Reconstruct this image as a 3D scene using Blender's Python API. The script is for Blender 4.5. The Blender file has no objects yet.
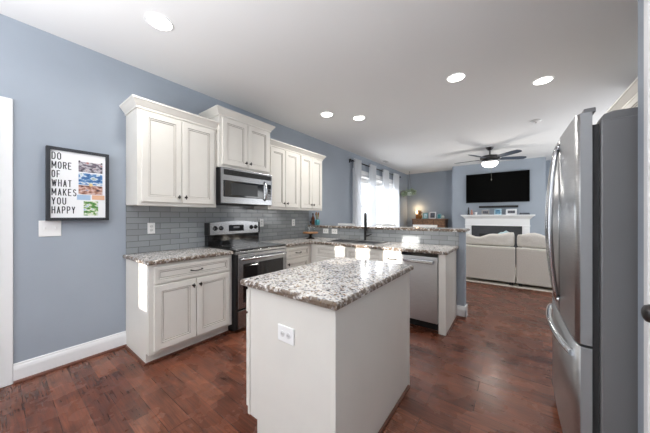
import bpy, bmesh, math, random
from mathutils import Vector, Matrix
random.seed(7)
S = bpy.context.scene
COL = S.collection
PI = math.pi
# ------------------------------------------------------------------ camera
CAMP = Vector((3.09, 0.0, 1.29))
cam_d = bpy.data.cameras.new('camera'); cam_d.sensor_width = 36; cam_d.lens = 250 / 650 * 36; cam_d.clip_start = 0.03
cam = bpy.data.objects.new('camera', cam_d); COL.objects.link(cam)
cam.location = CAMP; cam.rotation_euler = (math.radians(90), 0, math.radians(36.943))
S.camera = cam
# ------------------------------------------------------------------ view
S.view_settings.view_transform = 'Standard'; S.view_settings.look = 'None'
S.view_settings.exposure = 0.2; S.view_settings.gamma = 1; S.view_settings.use_curve_mapping = False
# ------------------------------------------------------------------ world and large lights
W = bpy.data.worlds.new('world'); S.world = W; W.use_nodes = True
W.node_tree.nodes['Background'].inputs[0].default_value = (0.86, 0.93, 1.0, 1)
W.node_tree.nodes['Background'].inputs[1].default_value = 1.6
def light(name, kind, loc, target, energy, color=(1, 1, 1), size=None, size_y=None, **kw):
    d = bpy.data.lights.new(name, kind); d.energy = energy; d.color = color
    if kind == 'AREA':
        d.shape = 'RECTANGLE'; d.size = size; d.size_y = size_y or size
    for k, v in kw.items(): setattr(d, k, v)
    o = bpy.data.objects.new(name, d); COL.objects.link(o); o.location = loc
    o.rotation_euler = (Vector(target) - Vector(loc)).to_track_quat('-Z', 'Y').to_euler()
    return o
SUN_DIR = Vector((0.0, 1.0, -0.283))
light('sun', 'SUN', (2, -6, 4), Vector((2, -6, 4)) + SUN_DIR, 9.0, (1, .95, .88), angle=0.008)
light('rear_fill', 'AREA', (1.2, -2.3, 1.5), (1.2, 5, 1.35), 30, (1.0, .99, .97), 2.2, 2.2)  # added soft fill from behind the camera, not tied to any opening
light('ceiling_fill', 'AREA', (2.2, -1.1, 1.6), (2.2, -0.85, 2.82), 96, (.965, .98, 1.0), 2.6, 1.4, spread=math.radians(140))  # added upward fill lamp that brightens the ceiling
light('window_daylight', 'AREA', (-0.5, 6.8, 1.6), (3, 6.3, 1.0), 85, (.97, .985, 1.0), 2.7, 1.9)
light('living_fill', 'AREA', (5.3, 6.4, 1.5), (2.6, 6.6, 2.6), 54, (.97, .985, 1.0), 2.4, 1.8)  # added fill for the living room; no window stands on this side

# ------------------------------------------------------------------ materials
MATS = {}
def srgb(r, g, b):
    f = lambda c: (c / 255) / 12.92 if c / 255 <= .04045 else ((c / 255 + .055) / 1.055) ** 2.4
    return (f(r), f(g), f(b), 1)
def mat(name, col=(200, 200, 200), rough=.5, metal=0, spec=None, emit=None, estr=0, noise=0, nscale=30, bump=0, bscale=200, coat=0, trans=0):
    if name in MATS: return MATS[name]
    m = bpy.data.materials.new(name); m.use_nodes = True; nt = m.node_tree; N = nt.nodes; L = nt.links
    p = N['Principled BSDF']; c = srgb(*col)
    p.inputs['Base Color'].default_value = c; p.inputs['Roughness'].default_value = rough; p.inputs['Metallic'].default_value = metal
    if spec is not None: p.inputs['Specular IOR Level'].default_value = spec
    if coat: p.inputs['Coat Weight'].default_value = coat; p.inputs['Coat Roughness'].default_value = .05
    if trans: p.inputs['Transmission Weight'].default_value = trans
    if emit: p.inputs['Emission Color'].default_value = srgb(*emit); p.inputs['Emission Strength'].default_value = estr
    tc = N.new('ShaderNodeTexCoord')
    if noise:
        n = N.new('ShaderNodeTexNoise'); n.inputs['Scale'].default_value = nscale; n.inputs['Detail'].default_value = 4
        L.new(tc.outputs['Object'], n.inputs['Vector'])
        r = N.new('ShaderNodeValToRGB'); L.new(n.outputs['Fac'], r.inputs['Fac'])
        r.color_ramp.elements[0].position = .35; r.color_ramp.elements[1].position = .65
        r.color_ramp.elements[0].color = tuple(x * (1 - noise) for x in c[:3]) + (1,)
        r.color_ramp.elements[1].color = tuple(min(1, x * (1 + noise)) for x in c[:3]) + (1,)
        L.new(r.outputs['Color'], p.inputs['Base Color'])
    if bump:
        n = N.new('ShaderNodeTexNoise'); n.inputs['Scale'].default_value = bscale; L.new(tc.outputs['Object'], n.inputs['Vector'])
        b = N.new('ShaderNodeBump'); b.inputs['Strength'].default_value = bump; b.inputs['Distance'].default_value = .004
        L.new(n.outputs['Fac'], b.inputs['Height']); L.new(b.outputs['Normal'], p.inputs['Normal'])
    MATS[name] = m; return m
def ramp(nt, stops, interp='LINEAR'):
    r = nt.nodes.new('ShaderNodeValToRGB'); cr = r.color_ramp; cr.interpolation = interp
    while len(cr.elements) < len(stops): cr.elements.new(.5)
    for e, (p, c) in zip(cr.elements, stops): e.position = p; e.color = c
    return r
def mixc(nt, a, b, fac, blend='MIX'):
    m = nt.nodes.new('ShaderNodeMix'); m.data_type = 'RGBA'; m.blend_type = blend
    for s, v in ((6, a), (7, b), (0, fac)):
        if hasattr(v, 'links'): nt.links.new(v, m.inputs[s])
        else: m.inputs[s].default_value = v
    return m.outputs[2]
def node(nt, t, **kw):
    n = nt.nodes.new(t)
    for k, v in kw.items(): setattr(n, k, v)
    return n

WALL = mat('wall_paint', (160, 169, 180), .75, noise=.03, nscale=2, bump=.03, bscale=350)
CEIL = mat('ceiling_paint', (232, 232, 232), .9, bump=.03, bscale=250)
TRIM = mat('trim_paint', (236, 237, 238), .4)
CAB = mat('cabinet_paint', (227, 224, 217), .38, noise=.012, nscale=6)
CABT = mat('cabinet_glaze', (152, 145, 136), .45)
BRONZE = mat('dark_bronze', (46, 42, 40), .35, .8)
BLACK = mat('black_gloss', (10, 10, 11), .08, coat=.5)
BLACKM = mat('black_matte', (20, 20, 21), .45)
TVM = mat('screen_black', (2, 2, 2), .5, spec=.05)
DGREY = mat('appliance_grey', (122, 122, 124), .42, .2, bump=.05, bscale=500)
MGREY = mat('door_edge_grey', (160, 162, 164), .4, .5)
CHROME = mat('polished_steel', (206, 208, 211), .16, 1)
WHITE = mat('white_plastic', (244, 244, 243), .35)
PAPER = mat('white_board', (243, 244, 246), .6)
INK = mat('dark_lettering', (44, 47, 52), .6)
FRAME = mat('frame_black', (47, 49, 54), .45)
LENS = mat('lamp_lens', (255, 255, 255), .5, emit=(255, 250, 242), estr=9)
GLOBE = mat('glass_globe_lit', (255, 255, 255), .3, emit=(255, 249, 238), estr=3.2)
SOFA = mat('sofa_linen', (222, 217, 209), .95, noise=.05, nscale=60, bump=.25, bscale=420)
SOFAB = mat('cushion_linen', (226, 221, 214), .95, noise=.05, nscale=50, bump=.25, bscale=420)
RUG = mat('rug_cream', (226, 220, 208), 1, noise=.1, nscale=25, bump=.4, bscale=300)
SHOE = mat('shoe_wood', (96, 52, 36), .4, noise=.2, nscale=30)
OAK = mat('sideboard_wood', (134, 98, 70), .5, noise=.3, nscale=18)
LWOOD = mat('light_wood', (156, 112, 74), .5, noise=.2, nscale=30)
BROWN = mat('amber_bottle', (110, 58, 26), .15, coat=.4)
TEAL = mat('teal_glaze', (70, 150, 160), .3)
WICKER = mat('woven_brown', (150, 100, 48), .8, noise=.4, nscale=80)
LEAF = mat('leaf_green', (166, 182, 156), .6, noise=.25, nscale=20)
POTW = mat('pot_white', (214, 222, 214), .5)
CORD = mat('cord_grey', (120, 118, 112), .8)
FANB = mat('fan_blade_dark', (52, 62, 76), .4)
FANM = mat('fan_motor_bronze', (74, 72, 72), .3, .8)
SLATE = mat('slate_surround', (62, 64, 68), .35, noise=.12, nscale=12)
PALE = mat('photo_pale', (178, 208, 220), .5, noise=.3, nscale=25)
PDARK = mat('photo_dark', (84, 86, 96), .4, noise=.5, nscale=30)
SINKM = mat('sink_steel', (150, 151, 153), .32, .9)
GLASSB = mat('range_glass', (14, 14, 16), .05, coat=.6)

def steel(nm='brushed_steel', ro=.27, k=0):
    m = bpy.data.materials.new(nm); m.use_nodes = True; nt = m.node_tree; p = nt.nodes['Principled BSDF']
    tc = node(nt, 'ShaderNodeTexCoord'); mp = node(nt, 'ShaderNodeMapping'); mp.inputs['Scale'].default_value = (3, 3, 220)
    n = node(nt, 'ShaderNodeTexNoise'); n.inputs['Scale'].default_value = 4; n.inputs['Detail'].default_value = 3
    nt.links.new(tc.outputs['Object'], mp.inputs['Vector']); nt.links.new(mp.outputs['Vector'], n.inputs['Vector'])
    r = ramp(nt, [(.3, srgb(184 - k, 185 - k, 187 - k)), (.7, srgb(206 - k, 207 - k, 209 - k))]); nt.links.new(n.outputs['Fac'], r.inputs['Fac'])
    nt.links.new(r.outputs['Color'], p.inputs['Base Color'])
    p.inputs['Metallic'].default_value = 1; p.inputs['Roughness'].default_value = ro
    return m
STEEL = steel(k=34); FSTEEL = steel('fridge_steel', .36, 8); DSTEEL = steel('dishwasher_steel', .4)

def floor_mat():
    m = bpy.data.materials.new('hardwood_planks'); m.use_nodes = True; nt = m.node_tree; p = nt.nodes['Principled BSDF']; L = nt.links
    tc = node(nt, 'ShaderNodeTexCoord')
    br = node(nt, 'ShaderNodeTexBrick'); br.offset = .37; br.offset_frequency = 2
    for k, v in (('Scale', 1), ('Brick Width', .72), ('Row Height', .127), ('Mortar Size', .0015), ('Mortar Smooth', .1), ('Bias', 0)): br.inputs[k].default_value = v
    br.inputs['Color1'].default_value = (0, 0, 0, 1); br.inputs['Color2'].default_value = (1, 1, 1, 1); br.inputs['Mortar'].default_value = (.5, .5, .5, 1)
    L.new(tc.outputs['Object'], br.inputs['Vector'])
    tone = ramp(nt, [(0, srgb(92, 53, 40)), (.35, srgb(106, 63, 47)), (.7, srgb(116, 70, 52)), (1, srgb(128, 80, 60))]); L.new(br.outputs['Color'], tone.inputs['Fac'])
    # grain offset per plank
    mp = node(nt, 'ShaderNodeMapping'); mp.inputs['Scale'].default_value = (1.6, 9, 1); L.new(tc.outputs['Object'], mp.inputs['Vector'])
    ad = node(nt, 'ShaderNodeVectorMath', operation='MULTIPLY_ADD'); ad.inputs[1].default_value = (7, 7, 7); L.new(br.outputs['Color'], ad.inputs[0]); L.new(mp.outputs['Vector'], ad.inputs[2])
    n1 = node(nt, 'ShaderNodeTexNoise'); n1.inputs['Scale'].default_value = 2.2; n1.inputs['Detail'].default_value = 8; n1.inputs['Roughness'].default_value = .65; n1.inputs['Distortion'].default_value = .9
    L.new(ad.outputs[0], n1.inputs['Vector'])
    g = ramp(nt, [(.3, (.42, .38, .36, 1)), (.47, (.92, .92, .92, 1)), (.72, (1.4, 1.34, 1.3, 1))]); L.new(n1.outputs['Fac'], g.inputs['Fac'])
    c = mixc(nt, tone.outputs['Color'], g.outputs['Color'], .85, 'MULTIPLY')
    n3 = node(nt, 'ShaderNodeTexNoise'); n3.inputs['Scale'].default_value = 5; n3.inputs['Detail'].default_value = 5; L.new(tc.outputs['Object'], n3.inputs['Vector'])
    g3 = ramp(nt, [(.3, (.55, .5, .5, 1)), (.52, (1.0, 1.0, 1.0, 1)), (.72, (1.15, 1.15, 1.15, 1))]); L.new(n3.outputs['Fac'], g3.inputs['Fac'])
    c = mixc(nt, c, g3.outputs['Color'], .7, 'MULTIPLY')
    mp4 = node(nt, 'ShaderNodeMapping'); mp4.inputs['Scale'].default_value = (3.5, 70, 1); L.new(tc.outputs['Object'], mp4.inputs['Vector'])
    n4 = node(nt, 'ShaderNodeTexNoise'); n4.inputs['Scale'].default_value = 1.5; n4.inputs['Detail'].default_value = 5; n4.inputs['Distortion'].default_value = .6; L.new(mp4.outputs['Vector'], n4.inputs['Vector'])
    g4 = ramp(nt, [(.36, (.58, .55, .53, 1)), (.5, (1, 1, 1, 1)), (.66, (1.4, 1.36, 1.33, 1))]); L.new(n4.outputs['Fac'], g4.inputs['Fac'])
    c = mixc(nt, c, g4.outputs['Color'], .75, 'MULTIPLY')
    c = mixc(nt, c, srgb(48, 26, 19), br.outputs['Fac'])
    L.new(c, p.inputs['Base Color'])
    rr = ramp(nt, [(.3, (.2, .2, .2, 1)), (.7, (.34, .34, .34, 1))]); L.new(n3.outputs['Fac'], rr.inputs['Fac']); L.new(rr.outputs['Color'], p.inputs['Roughness'])
    mp2 = node(nt, 'ShaderNodeMapping'); mp2.inputs['Scale'].default_value = (18, 5, 1); L.new(tc.outputs['Object'], mp2.inputs['Vector'])
    n2 = node(nt, 'ShaderNodeTexNoise'); n2.inputs['Scale'].default_value = 1.6; n2.inputs['Detail'].default_value = 4; L.new(mp2.outputs['Vector'], n2.inputs['Vector'])
    h = node(nt, 'ShaderNodeMath', operation='SUBTRACT'); L.new(n2.outputs['Fac'], h.inputs[0]); L.new(br.outputs['Fac'], h.inputs[1])
    b = node(nt, 'ShaderNodeBump'); b.inputs['Strength'].default_value = .32; b.inputs['Distance'].default_value = .004; L.new(h.outputs[0], b.inputs['Height']); L.new(b.outputs['Normal'], p.inputs['Normal'])
    return m
FLOOR = floor_mat()

def tile_mat(name, axis):
    m = bpy.data.materials.new(name); m.use_nodes = True; nt = m.node_tree; p = nt.nodes['Principled BSDF']; L = nt.links
    tc = node(nt, 'ShaderNodeTexCoord'); sp = node(nt, 'ShaderNodeSeparateXYZ'); cb = node(nt, 'ShaderNodeCombineXYZ')
    L.new(tc.outputs['Object'], sp.inputs[0]); L.new(sp.outputs[axis], cb.inputs[0])
    sh = node(nt, 'ShaderNodeMath', operation='SUBTRACT'); sh.inputs[1].default_value = .914; L.new(sp.outputs[2], sh.inputs[0]); L.new(sh.outputs[0], cb.inputs[1])
    br = node(nt, 'ShaderNodeTexBrick'); br.offset = .5
    for k, v in (('Scale', 1), ('Brick Width', .2), ('Row Height', .061), ('Mortar Size', .003), ('Mortar Smooth', .15), ('Bias', 0)): br.inputs[k].default_value = v
    br.inputs['Color1'].default_value = srgb(146, 150, 152); br.inputs['Color2'].default_value = srgb(162, 166, 168); br.inputs['Mortar'].default_value = srgb(104, 107, 110)
    L.new(cb.outputs[0], br.inputs['Vector']); L.new(br.outputs['Color'], p.inputs['Base Color'])
    r = ramp(nt, [(0, (.12, .12, .12, 1)), (1, (.7, .7, .7, 1))]); L.new(br.outputs['Fac'], r.inputs['Fac']); L.new(r.outputs['Color'], p.inputs['Roughness'])
    inv = node(nt, 'ShaderNodeMath', operation='SUBTRACT'); inv.inputs[0].default_value = 1; L.new(br.outputs['Fac'], inv.inputs[1])
    b = node(nt, 'ShaderNodeBump'); b.inputs['Strength'].default_value = .5; b.inputs['Distance'].default_value = .003; L.new(inv.outputs[0], b.inputs['Height']); L.new(b.outputs['Normal'], p.inputs['Normal'])
    return m
TILEY = tile_mat('grey_glass_tile_long', 1); TILEX = tile_mat('grey_glass_tile_cross', 0)

def granite(name, brown):
    m = bpy.data.materials.new(name); m.use_nodes = True; nt = m.node_tree; p = nt.nodes['Principled BSDF']; L = nt.links
    tc = node(nt, 'ShaderNodeTexCoord')
    nz = node(nt, 'ShaderNodeTexNoise'); nz.inputs['Scale'].default_value = 60; L.new(tc.outputs['Object'], nz.inputs['Vector'])
    ad = node(nt, 'ShaderNodeVectorMath', operation='MULTIPLY_ADD'); ad.inputs[1].default_value = (.014, .014, .014); L.new(nz.outputs['Color'], ad.inputs[0]); L.new(tc.outputs['Object'], ad.inputs[2])
    v = node(nt, 'ShaderNodeTexVoronoi'); v.inputs['Scale'].default_value = 100; L.new(ad.outputs[0], v.inputs['Vector'])
    sp = node(nt, 'ShaderNodeSeparateColor'); L.new(v.outputs['Color'], sp.inputs[0])
    base = ramp(nt, [(0, srgb(232, 229, 225)), (.38, srgb(214, 207, 198)), (.56, srgb(178, 172, 166)), (.68, srgb(138, 140, 150)), (.78, srgb(224, 219, 210)), (.86, srgb(64, 61, 62)), (.93, srgb(150, 122, 94))], 'CONSTANT')
    L.new(sp.outputs[0], base.inputs['Fac'])
    n2 = node(nt, 'ShaderNodeTexNoise'); n2.inputs['Scale'].default_value = 9; n2.inputs['Detail'].default_value = 4; L.new(tc.outputs['Object'], n2.inputs['Vector'])
    cl = ramp(nt, [(.38, (.76, .77, .8, 1)), (.6, (1.0, 1.0, 1.0, 1))]); L.new(n2.outputs['Fac'], cl.inputs['Fac'])
    c = mixc(nt, base.outputs['Color'], cl.outputs['Color'], .8, 'MULTIPLY')
    if brown:
        n3 = node(nt, 'ShaderNodeTexNoise'); n3.inputs['Scale'].default_value = 34; n3.inputs['Detail'].default_value = 4; L.new(tc.outputs['Object'], n3.inputs['Vector'])
        bm_ = ramp(nt, [(.36, (0, 0, 0, 1)), (.52, (1, 1, 1, 1))]); L.new(n3.outputs['Fac'], bm_.inputs['Fac'])
        f = node(nt, 'ShaderNodeMath', operation='MULTIPLY'); f.inputs[1].default_value = .9; L.new(bm_.outputs['Color'], f.inputs[0])
        c = mixc(nt, c, srgb(92, 72, 52), f.outputs[0])
    L.new(c, p.inputs['Base Color']); p.inputs['Roughness'].default_value = .35 if brown else .1
    if brown:
        b = node(nt, 'ShaderNodeBump'); b.inputs['Strength'].default_value = .5; b.inputs['Distance'].default_value = .006; L.new(n3.outputs['Fac'], b.inputs['Height']); L.new(b.outputs['Normal'], p.inputs['Normal'])
    return m
GRAN = granite('granite_polished', False); GRANE = granite('granite_chiselled_edge', True)

def glass(name, tint=(1, 1, 1, 1), gl=.08):
    m = bpy.data.materials.new(name); m.use_nodes = True; nt = m.node_tree; nt.nodes.remove(nt.nodes['Principled BSDF'])
    t = node(nt, 'ShaderNodeBsdfTransparent'); t.inputs[0].default_value = tint; g = node(nt, 'ShaderNodeBsdfGlossy'); g.inputs['Roughness'].default_value = .03
    mx = node(nt, 'ShaderNodeMixShader'); mx.inputs[0].default_value = gl; nt.links.new(t.outputs[0], mx.inputs[1]); nt.links.new(g.outputs[0], mx.inputs[2])
    nt.links.new(mx.outputs[0], nt.nodes['Material Output'].inputs[0]); return m
GLASS = glass('window_glass'); DOME = glass('clear_glass', (.93, .96, .96, 1))
def sheer():
    m = bpy.data.materials.new('sheer_fabric'); m.use_nodes = True; nt = m.node_tree; nt.nodes.remove(nt.nodes['Principled BSDF'])
    d = node(nt, 'ShaderNodeBsdfDiffuse'); d.inputs[0].default_value = (.82, .84, .87, 1)
    tr = node(nt, 'ShaderNodeBsdfTranslucent'); tr.inputs[0].default_value = (.85, .87, .9, 1)
    tp = node(nt, 'ShaderNodeBsdfTransparent')
    a = node(nt, 'ShaderNodeMixShader'); a.inputs[0].default_value = .22; b = node(nt, 'ShaderNodeMixShader'); b.inputs[0].default_value = .07
    nt.links.new(d.outputs[0], a.inputs[1]); nt.links.new(tr.outputs[0], a.inputs[2]); nt.links.new(a.outputs[0], b.inputs[1]); nt.links.new(tp.outputs[0], b.inputs[2])
    nt.links.new(b.outputs[0], nt.nodes['Material Output'].inputs[0]); return m
SHEER = sheer()
def photo_mat(name, stops, scale, seed):
    m = bpy.data.materials.new(name); m.use_nodes = True; nt = m.node_tree; p = nt.nodes['Principled BSDF']; L = nt.links
    tc = node(nt, 'ShaderNodeTexCoord'); mp = node(nt, 'ShaderNodeMapping'); mp.inputs['Location'].default_value = (seed, seed * 2, seed); mp.inputs['Scale'].default_value = (1, 1, 1.8)
    n = node(nt, 'ShaderNodeTexNoise'); n.inputs['Scale'].default_value = scale; n.inputs['Detail'].default_value = 3
    L.new(tc.outputs['Object'], mp.inputs[0]); L.new(mp.outputs[0], n.inputs['Vector'])
    r = ramp(nt, [(q, srgb(*c)) for q, c in stops]); L.new(n.outputs['Fac'], r.inputs['Fac']); L.new(r.outputs['Color'], p.inputs['Base Color']); p.inputs['Roughness'].default_value = .35
    return m

# ------------------------------------------------------------------ mesh helpers
def add_box(bm, x0, x1, y0, y1, z0, z1, bev=0, seg=1, mi=0):
    r = bmesh.ops.create_cube(bm, size=1)
    vs = r['verts']
    for v in vs:
        v.co = Vector((x0 if v.co.x < 0 else x1, y0 if v.co.y < 0 else y1, z0 if v.co.z < 0 else z1))
    fs = {f for v in vs for f in v.link_faces}
    for f in fs: f.material_index = mi
    if bev:
        es = {e for v in vs for e in v.link_edges}
        bmesh.ops.bevel(bm, geom=list(es), offset=bev, segments=seg, profile=.5, affect='EDGES', material=-1)
def add_lathe(bm, prof, c=(0, 0, 0), n=24, axis='Z', mi=0, cap=True):
    rings = []
    for r, h in prof:
        ring = []
        for k in range(n):
            a = 2 * PI * k / n; p = (r * math.cos(a), r * math.sin(a), h)
            if axis == 'X': p = (p[2], p[0], p[1])
            if axis == 'Y': p = (p[0], p[2], p[1])
            ring.append(bm.verts.new(Vector(p) + Vector(c)))
        rings.append(ring)
    for a, b in zip(rings, rings[1:]):
        for k in range(n):
            f = bm.faces.new((a[k], a[(k + 1) % n], b[(k + 1) % n], b[k])); f.material_index = mi; f.smooth = True
    if cap:
        for ring in (rings[0], rings[-1]):
            f = bm.faces.new(ring); f.material_index = mi
def add_tube(bm, pts, rad, n=10, mi=0, cap=True):
    pts = [Vector(p) for p in pts]; rs = rad if isinstance(rad, (list, tuple)) else [rad] * len(pts)
    rings = []; up = None
    for i, p in enumerate(pts):
        t = (pts[min(i + 1, len(pts) - 1)] - pts[max(i - 1, 0)]).normalized()
        if up is None: up = Vector((0, 0, 1)) if abs(t.z) < .9 else Vector((1, 0, 0))
        s = t.cross(up).normalized(); u = s.cross(t).normalized(); up = u
        rings.append([bm.verts.new(p + (s * math.cos(2 * PI * k / n) + u * math.sin(2 * PI * k / n)) * rs[i]) for k in range(n)])
    for a, b in zip(rings, rings[1:]):
        for k in range(n):
            f = bm.faces.new((a[k], a[(k + 1) % n], b[(k + 1) % n], b[k])); f.smooth = True; f.material_index = mi
    if cap:
        for ring in (rings[0], rings[-1]):
            f = bm.faces.new(ring); f.material_index = mi
def add_prism(bm, poly, z0, z1, mi=0):       # poly in XY, counter-clockwise
    a = [bm.verts.new((x, y, z0)) for x, y in poly]; b = [bm.verts.new((x, y, z1)) for x, y in poly]
    n = len(poly); fs = [bm.faces.new(a[::-1]), bm.faces.new(b)]
    for k in range(n): fs.append(bm.faces.new((a[k], a[(k + 1) % n], b[(k + 1) % n], b[k])))
    for f in fs: f.material_index = mi
def obj(name, bm, m=None, parent=None, smooth=False):
    bmesh.ops.recalc_face_normals(bm, faces=bm.faces[:])
    me = bpy.data.meshes.new(name); bm.to_mesh(me); bm.free()
    if smooth:
        for p in me.polygons: p.use_smooth = True
    o = bpy.data.objects.new(name, me); COL.objects.link(o)
    for x in (m if isinstance(m, (list, tuple)) else [m]):
        if x: me.materials.append(x)
    if parent: o.parent = parent
    return o
def B(): return bmesh.new()
def boxes(name, lst, m, parent=None, bev=0, seg=1):
    bm = B()
    for b in lst: add_box(bm, *b, bev=bev, seg=seg)
    return obj(name, bm, m, parent)
def struct(name, bm, m, parent=None):
    o = obj(name, bm, m, parent)
    if not parent: o['kind'] = 'structure'
    return o
def tag(o, label, cat, group=None):
    o['label'] = label; o['category'] = cat
    if group: o['group'] = group
    return o
def thing(name, label, cat, loc=(0, 0, 0), rotz=0, group=None):
    o = bpy.data.objects.new(name, None); COL.objects.link(o); o.empty_display_size = .1
    o.location = loc; o.rotation_euler = (0, 0, rotz)
    return tag(o, label, cat, group)
def holes(bm, fixed, f0, f1, u0, u1, v0, v1, hs, mi=0):
    """A wall slab: constant axis fixed ('X' or 'Y') from f0 to f1, u along the other ground axis, v up; hs = list of (u0,u1,v0,v1) openings."""
    us = sorted({u0, u1, *[h[0] for h in hs], *[h[1] for h in hs]}); vs = sorted({v0, v1, *[h[2] for h in hs], *[h[3] for h in hs]})
    inside = lambda u, v: any(h[0] < u < h[1] and h[2] < v < h[3] for h in hs)
    cell = {}
    V = {}
    def vert(f, u, v):
        k = (f, u, v)
        if k not in V: V[k] = bm.verts.new((f, u, v) if fixed == 'X' else (u, f, v))
        return V[k]
    for i in range(len(us) - 1):
        for j in range(len(vs) - 1):
            cell[i, j] = not inside((us[i] + us[i + 1]) / 2, (vs[j] + vs[j + 1]) / 2)
    for (i, j), ok in cell.items():
        if not ok: continue
        a, b, c, d = us[i], us[i + 1], vs[j], vs[j + 1]
        for f in (f0, f1): bm.faces.new((vert(f, a, c), vert(f, b, c), vert(f, b, d), vert(f, a, d)))
        for (di, dj, p, q) in ((-1, 0, (a, c), (a, d)), (1, 0, (b, c), (b, d)), (0, -1, (a, c), (b, c)), (0, 1, (a, d), (b, d))):
            if not cell.get((i + di, j + dj), False):
                bm.faces.new((vert(f0, *p), vert(f0, *q), vert(f1, *q), vert(f1, *p)))

# ================================================================== THE SETTING
H = 2.82
YB = 9.10          # living room back wall
YR = -2.5          # wall behind the camera
XR = 5.6
bm = B(); add_box(bm, -.12, XR + .12, YR - .12, YB + .12, -.1, 0); struct('floor', bm, FLOOR)
bm = B(); add_box(bm, -.12, XR + .12, YR - .12, YB + .12, H, H + .1); struct('ceiling', bm, CEIL)
WIN = (5.30, 8.02, .75, 2.36)
bm = B(); holes(bm, 'X', -.12, 0, YR, YB, 0, H, [WIN, (-.85, .0, 0, 2.1)]); struct('wall_left', bm, WALL)
bm = B(); add_box(bm, 0, XR, YB, YB + .12, 0, H); struct('wall_back', bm, WALL)
bm = B(); add_box(bm, 1.6, 3.76, 8.5, YB - .001, 0, H); struct('wall_fireplace', bm, WALL)
bm = B(); add_box(bm, XR, XR + .12, 4.6, YB, 0, H); struct('wall_right', bm, WALL)
bm = B(); add_box(bm, 4.25, 4.37, 1.56, 4.6, 0, H); add_box(bm, 4.37, XR + .12, 4.48, 4.6, 0, H); struct('wall_kitchen', bm, WALL)
XP = 3.49          # pantry wall close to the camera
bm = B(); holes(bm, 'X', XP, XP + .1, YR, 1.555, 0, H, [(.56, 1.36, 0, 2.06)]); add_box(bm, XP + .1, 4.25, 1.455, 1.555, 0, H); struct('wall_pantry', bm, WALL)
bm = B(); holes(bm, 'Y', YR - .12, YR, -.12, 3.6, 0, H, [(.37, .56, 1.40, 1.86), (1.80, 2.04, 2.08, 2.76), (1.41, 1.60, 2.16, 2.5), (1.07, 1.22, 2.26, 2.45)])  # unseen wall; its slots are invented to shape the sun patches
struct('wall_rear_gobo', bm, WALL)
bm = B(); add_box(bm, 0.0, 2.60, 3.60, 3.72, 0, 1.09); struct('wall_peninsula', bm, WALL)

# ---- trims
def baseboard(name, x0, x1, y0, y1, side):
    """side: which way the board faces (+x, -x, +y, -y)"""
    bm = B(); prof = [(0, 0), (.016, 0), (.016, .105), (.012, .125), (.007, .135), (.007, .145), (0, .15)]
    shoe = [(.016, 0), (.034, 0), (.032, .010), (.026, .018), (.016, .021)]
    for pr, mi in ((prof, 0), (shoe, 1)):
        rows = []
        for o_, z in pr:
            if side == '+x': rows.append((bm.verts.new((x0 + o_, y0, z)), bm.verts.new((x0 + o_, y1, z))))
            if side == '-x': rows.append((bm.verts.new((x0 - o_, y0, z)), bm.verts.new((x0 - o_, y1, z))))
            if side == '-y': rows.append((bm.verts.new((x0, y0 - o_, z)), bm.verts.new((x1, y0 - o_, z))))
        n = len(rows)
        for k in range(n):
            a, b = rows[k], rows[(k + 1) % n]; f = bm.faces.new((a[0], a[1], b[1], b[0])); f.material_index = mi
        for e in (0, 1):
            f = bm.faces.new([r[e] for r in rows]); f.material_index = mi
    return struct(name, bm, [TRIM, SHOE])
baseboard('baseboard_left', 0, 0, .096, .80, '+x')
baseboard('baseboard_left_far', 0, 0, 3.73, YB, '+x')
baseboard('baseboard_back', 0, 1.6, YB, YB, '-y')
baseboard('baseboard_back_right', 3.76, XR, YB, YB, '-y')
baseboard('baseboard_peninsula', 2.50, 2.617, 3.60, 3.60, '-y')
bm = B(); add_box(bm, 2.601, 2.617, 3.584, 3.72, 0, .15, .002); struct('baseboard_peninsula_end', bm, TRIM)
def casing(name, x, y0, y1, z1, w, t, sx):
    bm = B()
    for a, b in ((y0 - w, y0), (y1, y1 + w)):
        add_box(bm, min(x, x + sx * t), max(x, x + sx * t), a, b, 0, z1 + w, .004)
        add_box(bm, min(x, x + sx * (t + .008)), max(x, x + sx * (t + .008)), a + w * .68 if a < y0 else b - w * .92, a + w * .92 if a < y0 else b - w * .68, 0, z1 + w * .9, .003)
    add_box(bm, min(x, x + sx * t), max(x, x + sx * t), y0, y1, z1, z1 + w, .004)
    return struct(name, bm, TRIM)
casing('trim_1', 0, -.85, .0, 2.1, .095, .018, 1)
casing('trim_2', XP, .56, 1.36, 2.06, .075, .018, -1)
def door_slab(name, x, y0, y1, z1, sx, handle=None):
    o = struct(name, (lambda bm: (add_box(bm, x - .018, x + .018, y0 + .004, y1 - .004, .008, z1 - .004, .002), bm)[1])(B()), TRIM)
    for z0, z2 in ((.22, .95), (1.1, z1 - .14)):
        for a, b in ((y0 + .1, (y0 + y1) / 2 - .045), ((y0 + y1) / 2 + .045, y1 - .1)):
            bm = B(); add_box(bm, min(x + sx * .018, x + sx * .026), max(x + sx * .018, x + sx * .026), a, b, z0, z2, .006); struct('door_panel', bm, TRIM, o)
    if handle:
        bm = B(); s = sx
        add_lathe(bm, [(.03, .018), (.03, .026), (.012, .03), (.011, .048), (.018, .052), (.027, .06), (.0295, .07), (.026, .08), (.015, .086), (.002, .088)][::1], (x, handle, .975), 24, 'X') if s > 0 else add_lathe(bm, [(r, -h) for r, h in [(.03, .018), (.03, .026), (.012, .03), (.011, .048), (.018, .052), (.027, .06), (.0295, .07), (.026, .08), (.015, .086), (.002, .088)]], (x, handle, .975), 24, 'X')
        obj('door_knob', bm, FANM, o)
    return o
door_slab('door_1', -.06, -.85, .0, 2.1, 1)
door_slab('door_2', XP + .025, .56, 1.36, 2.06, -1, 1.28)

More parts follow.
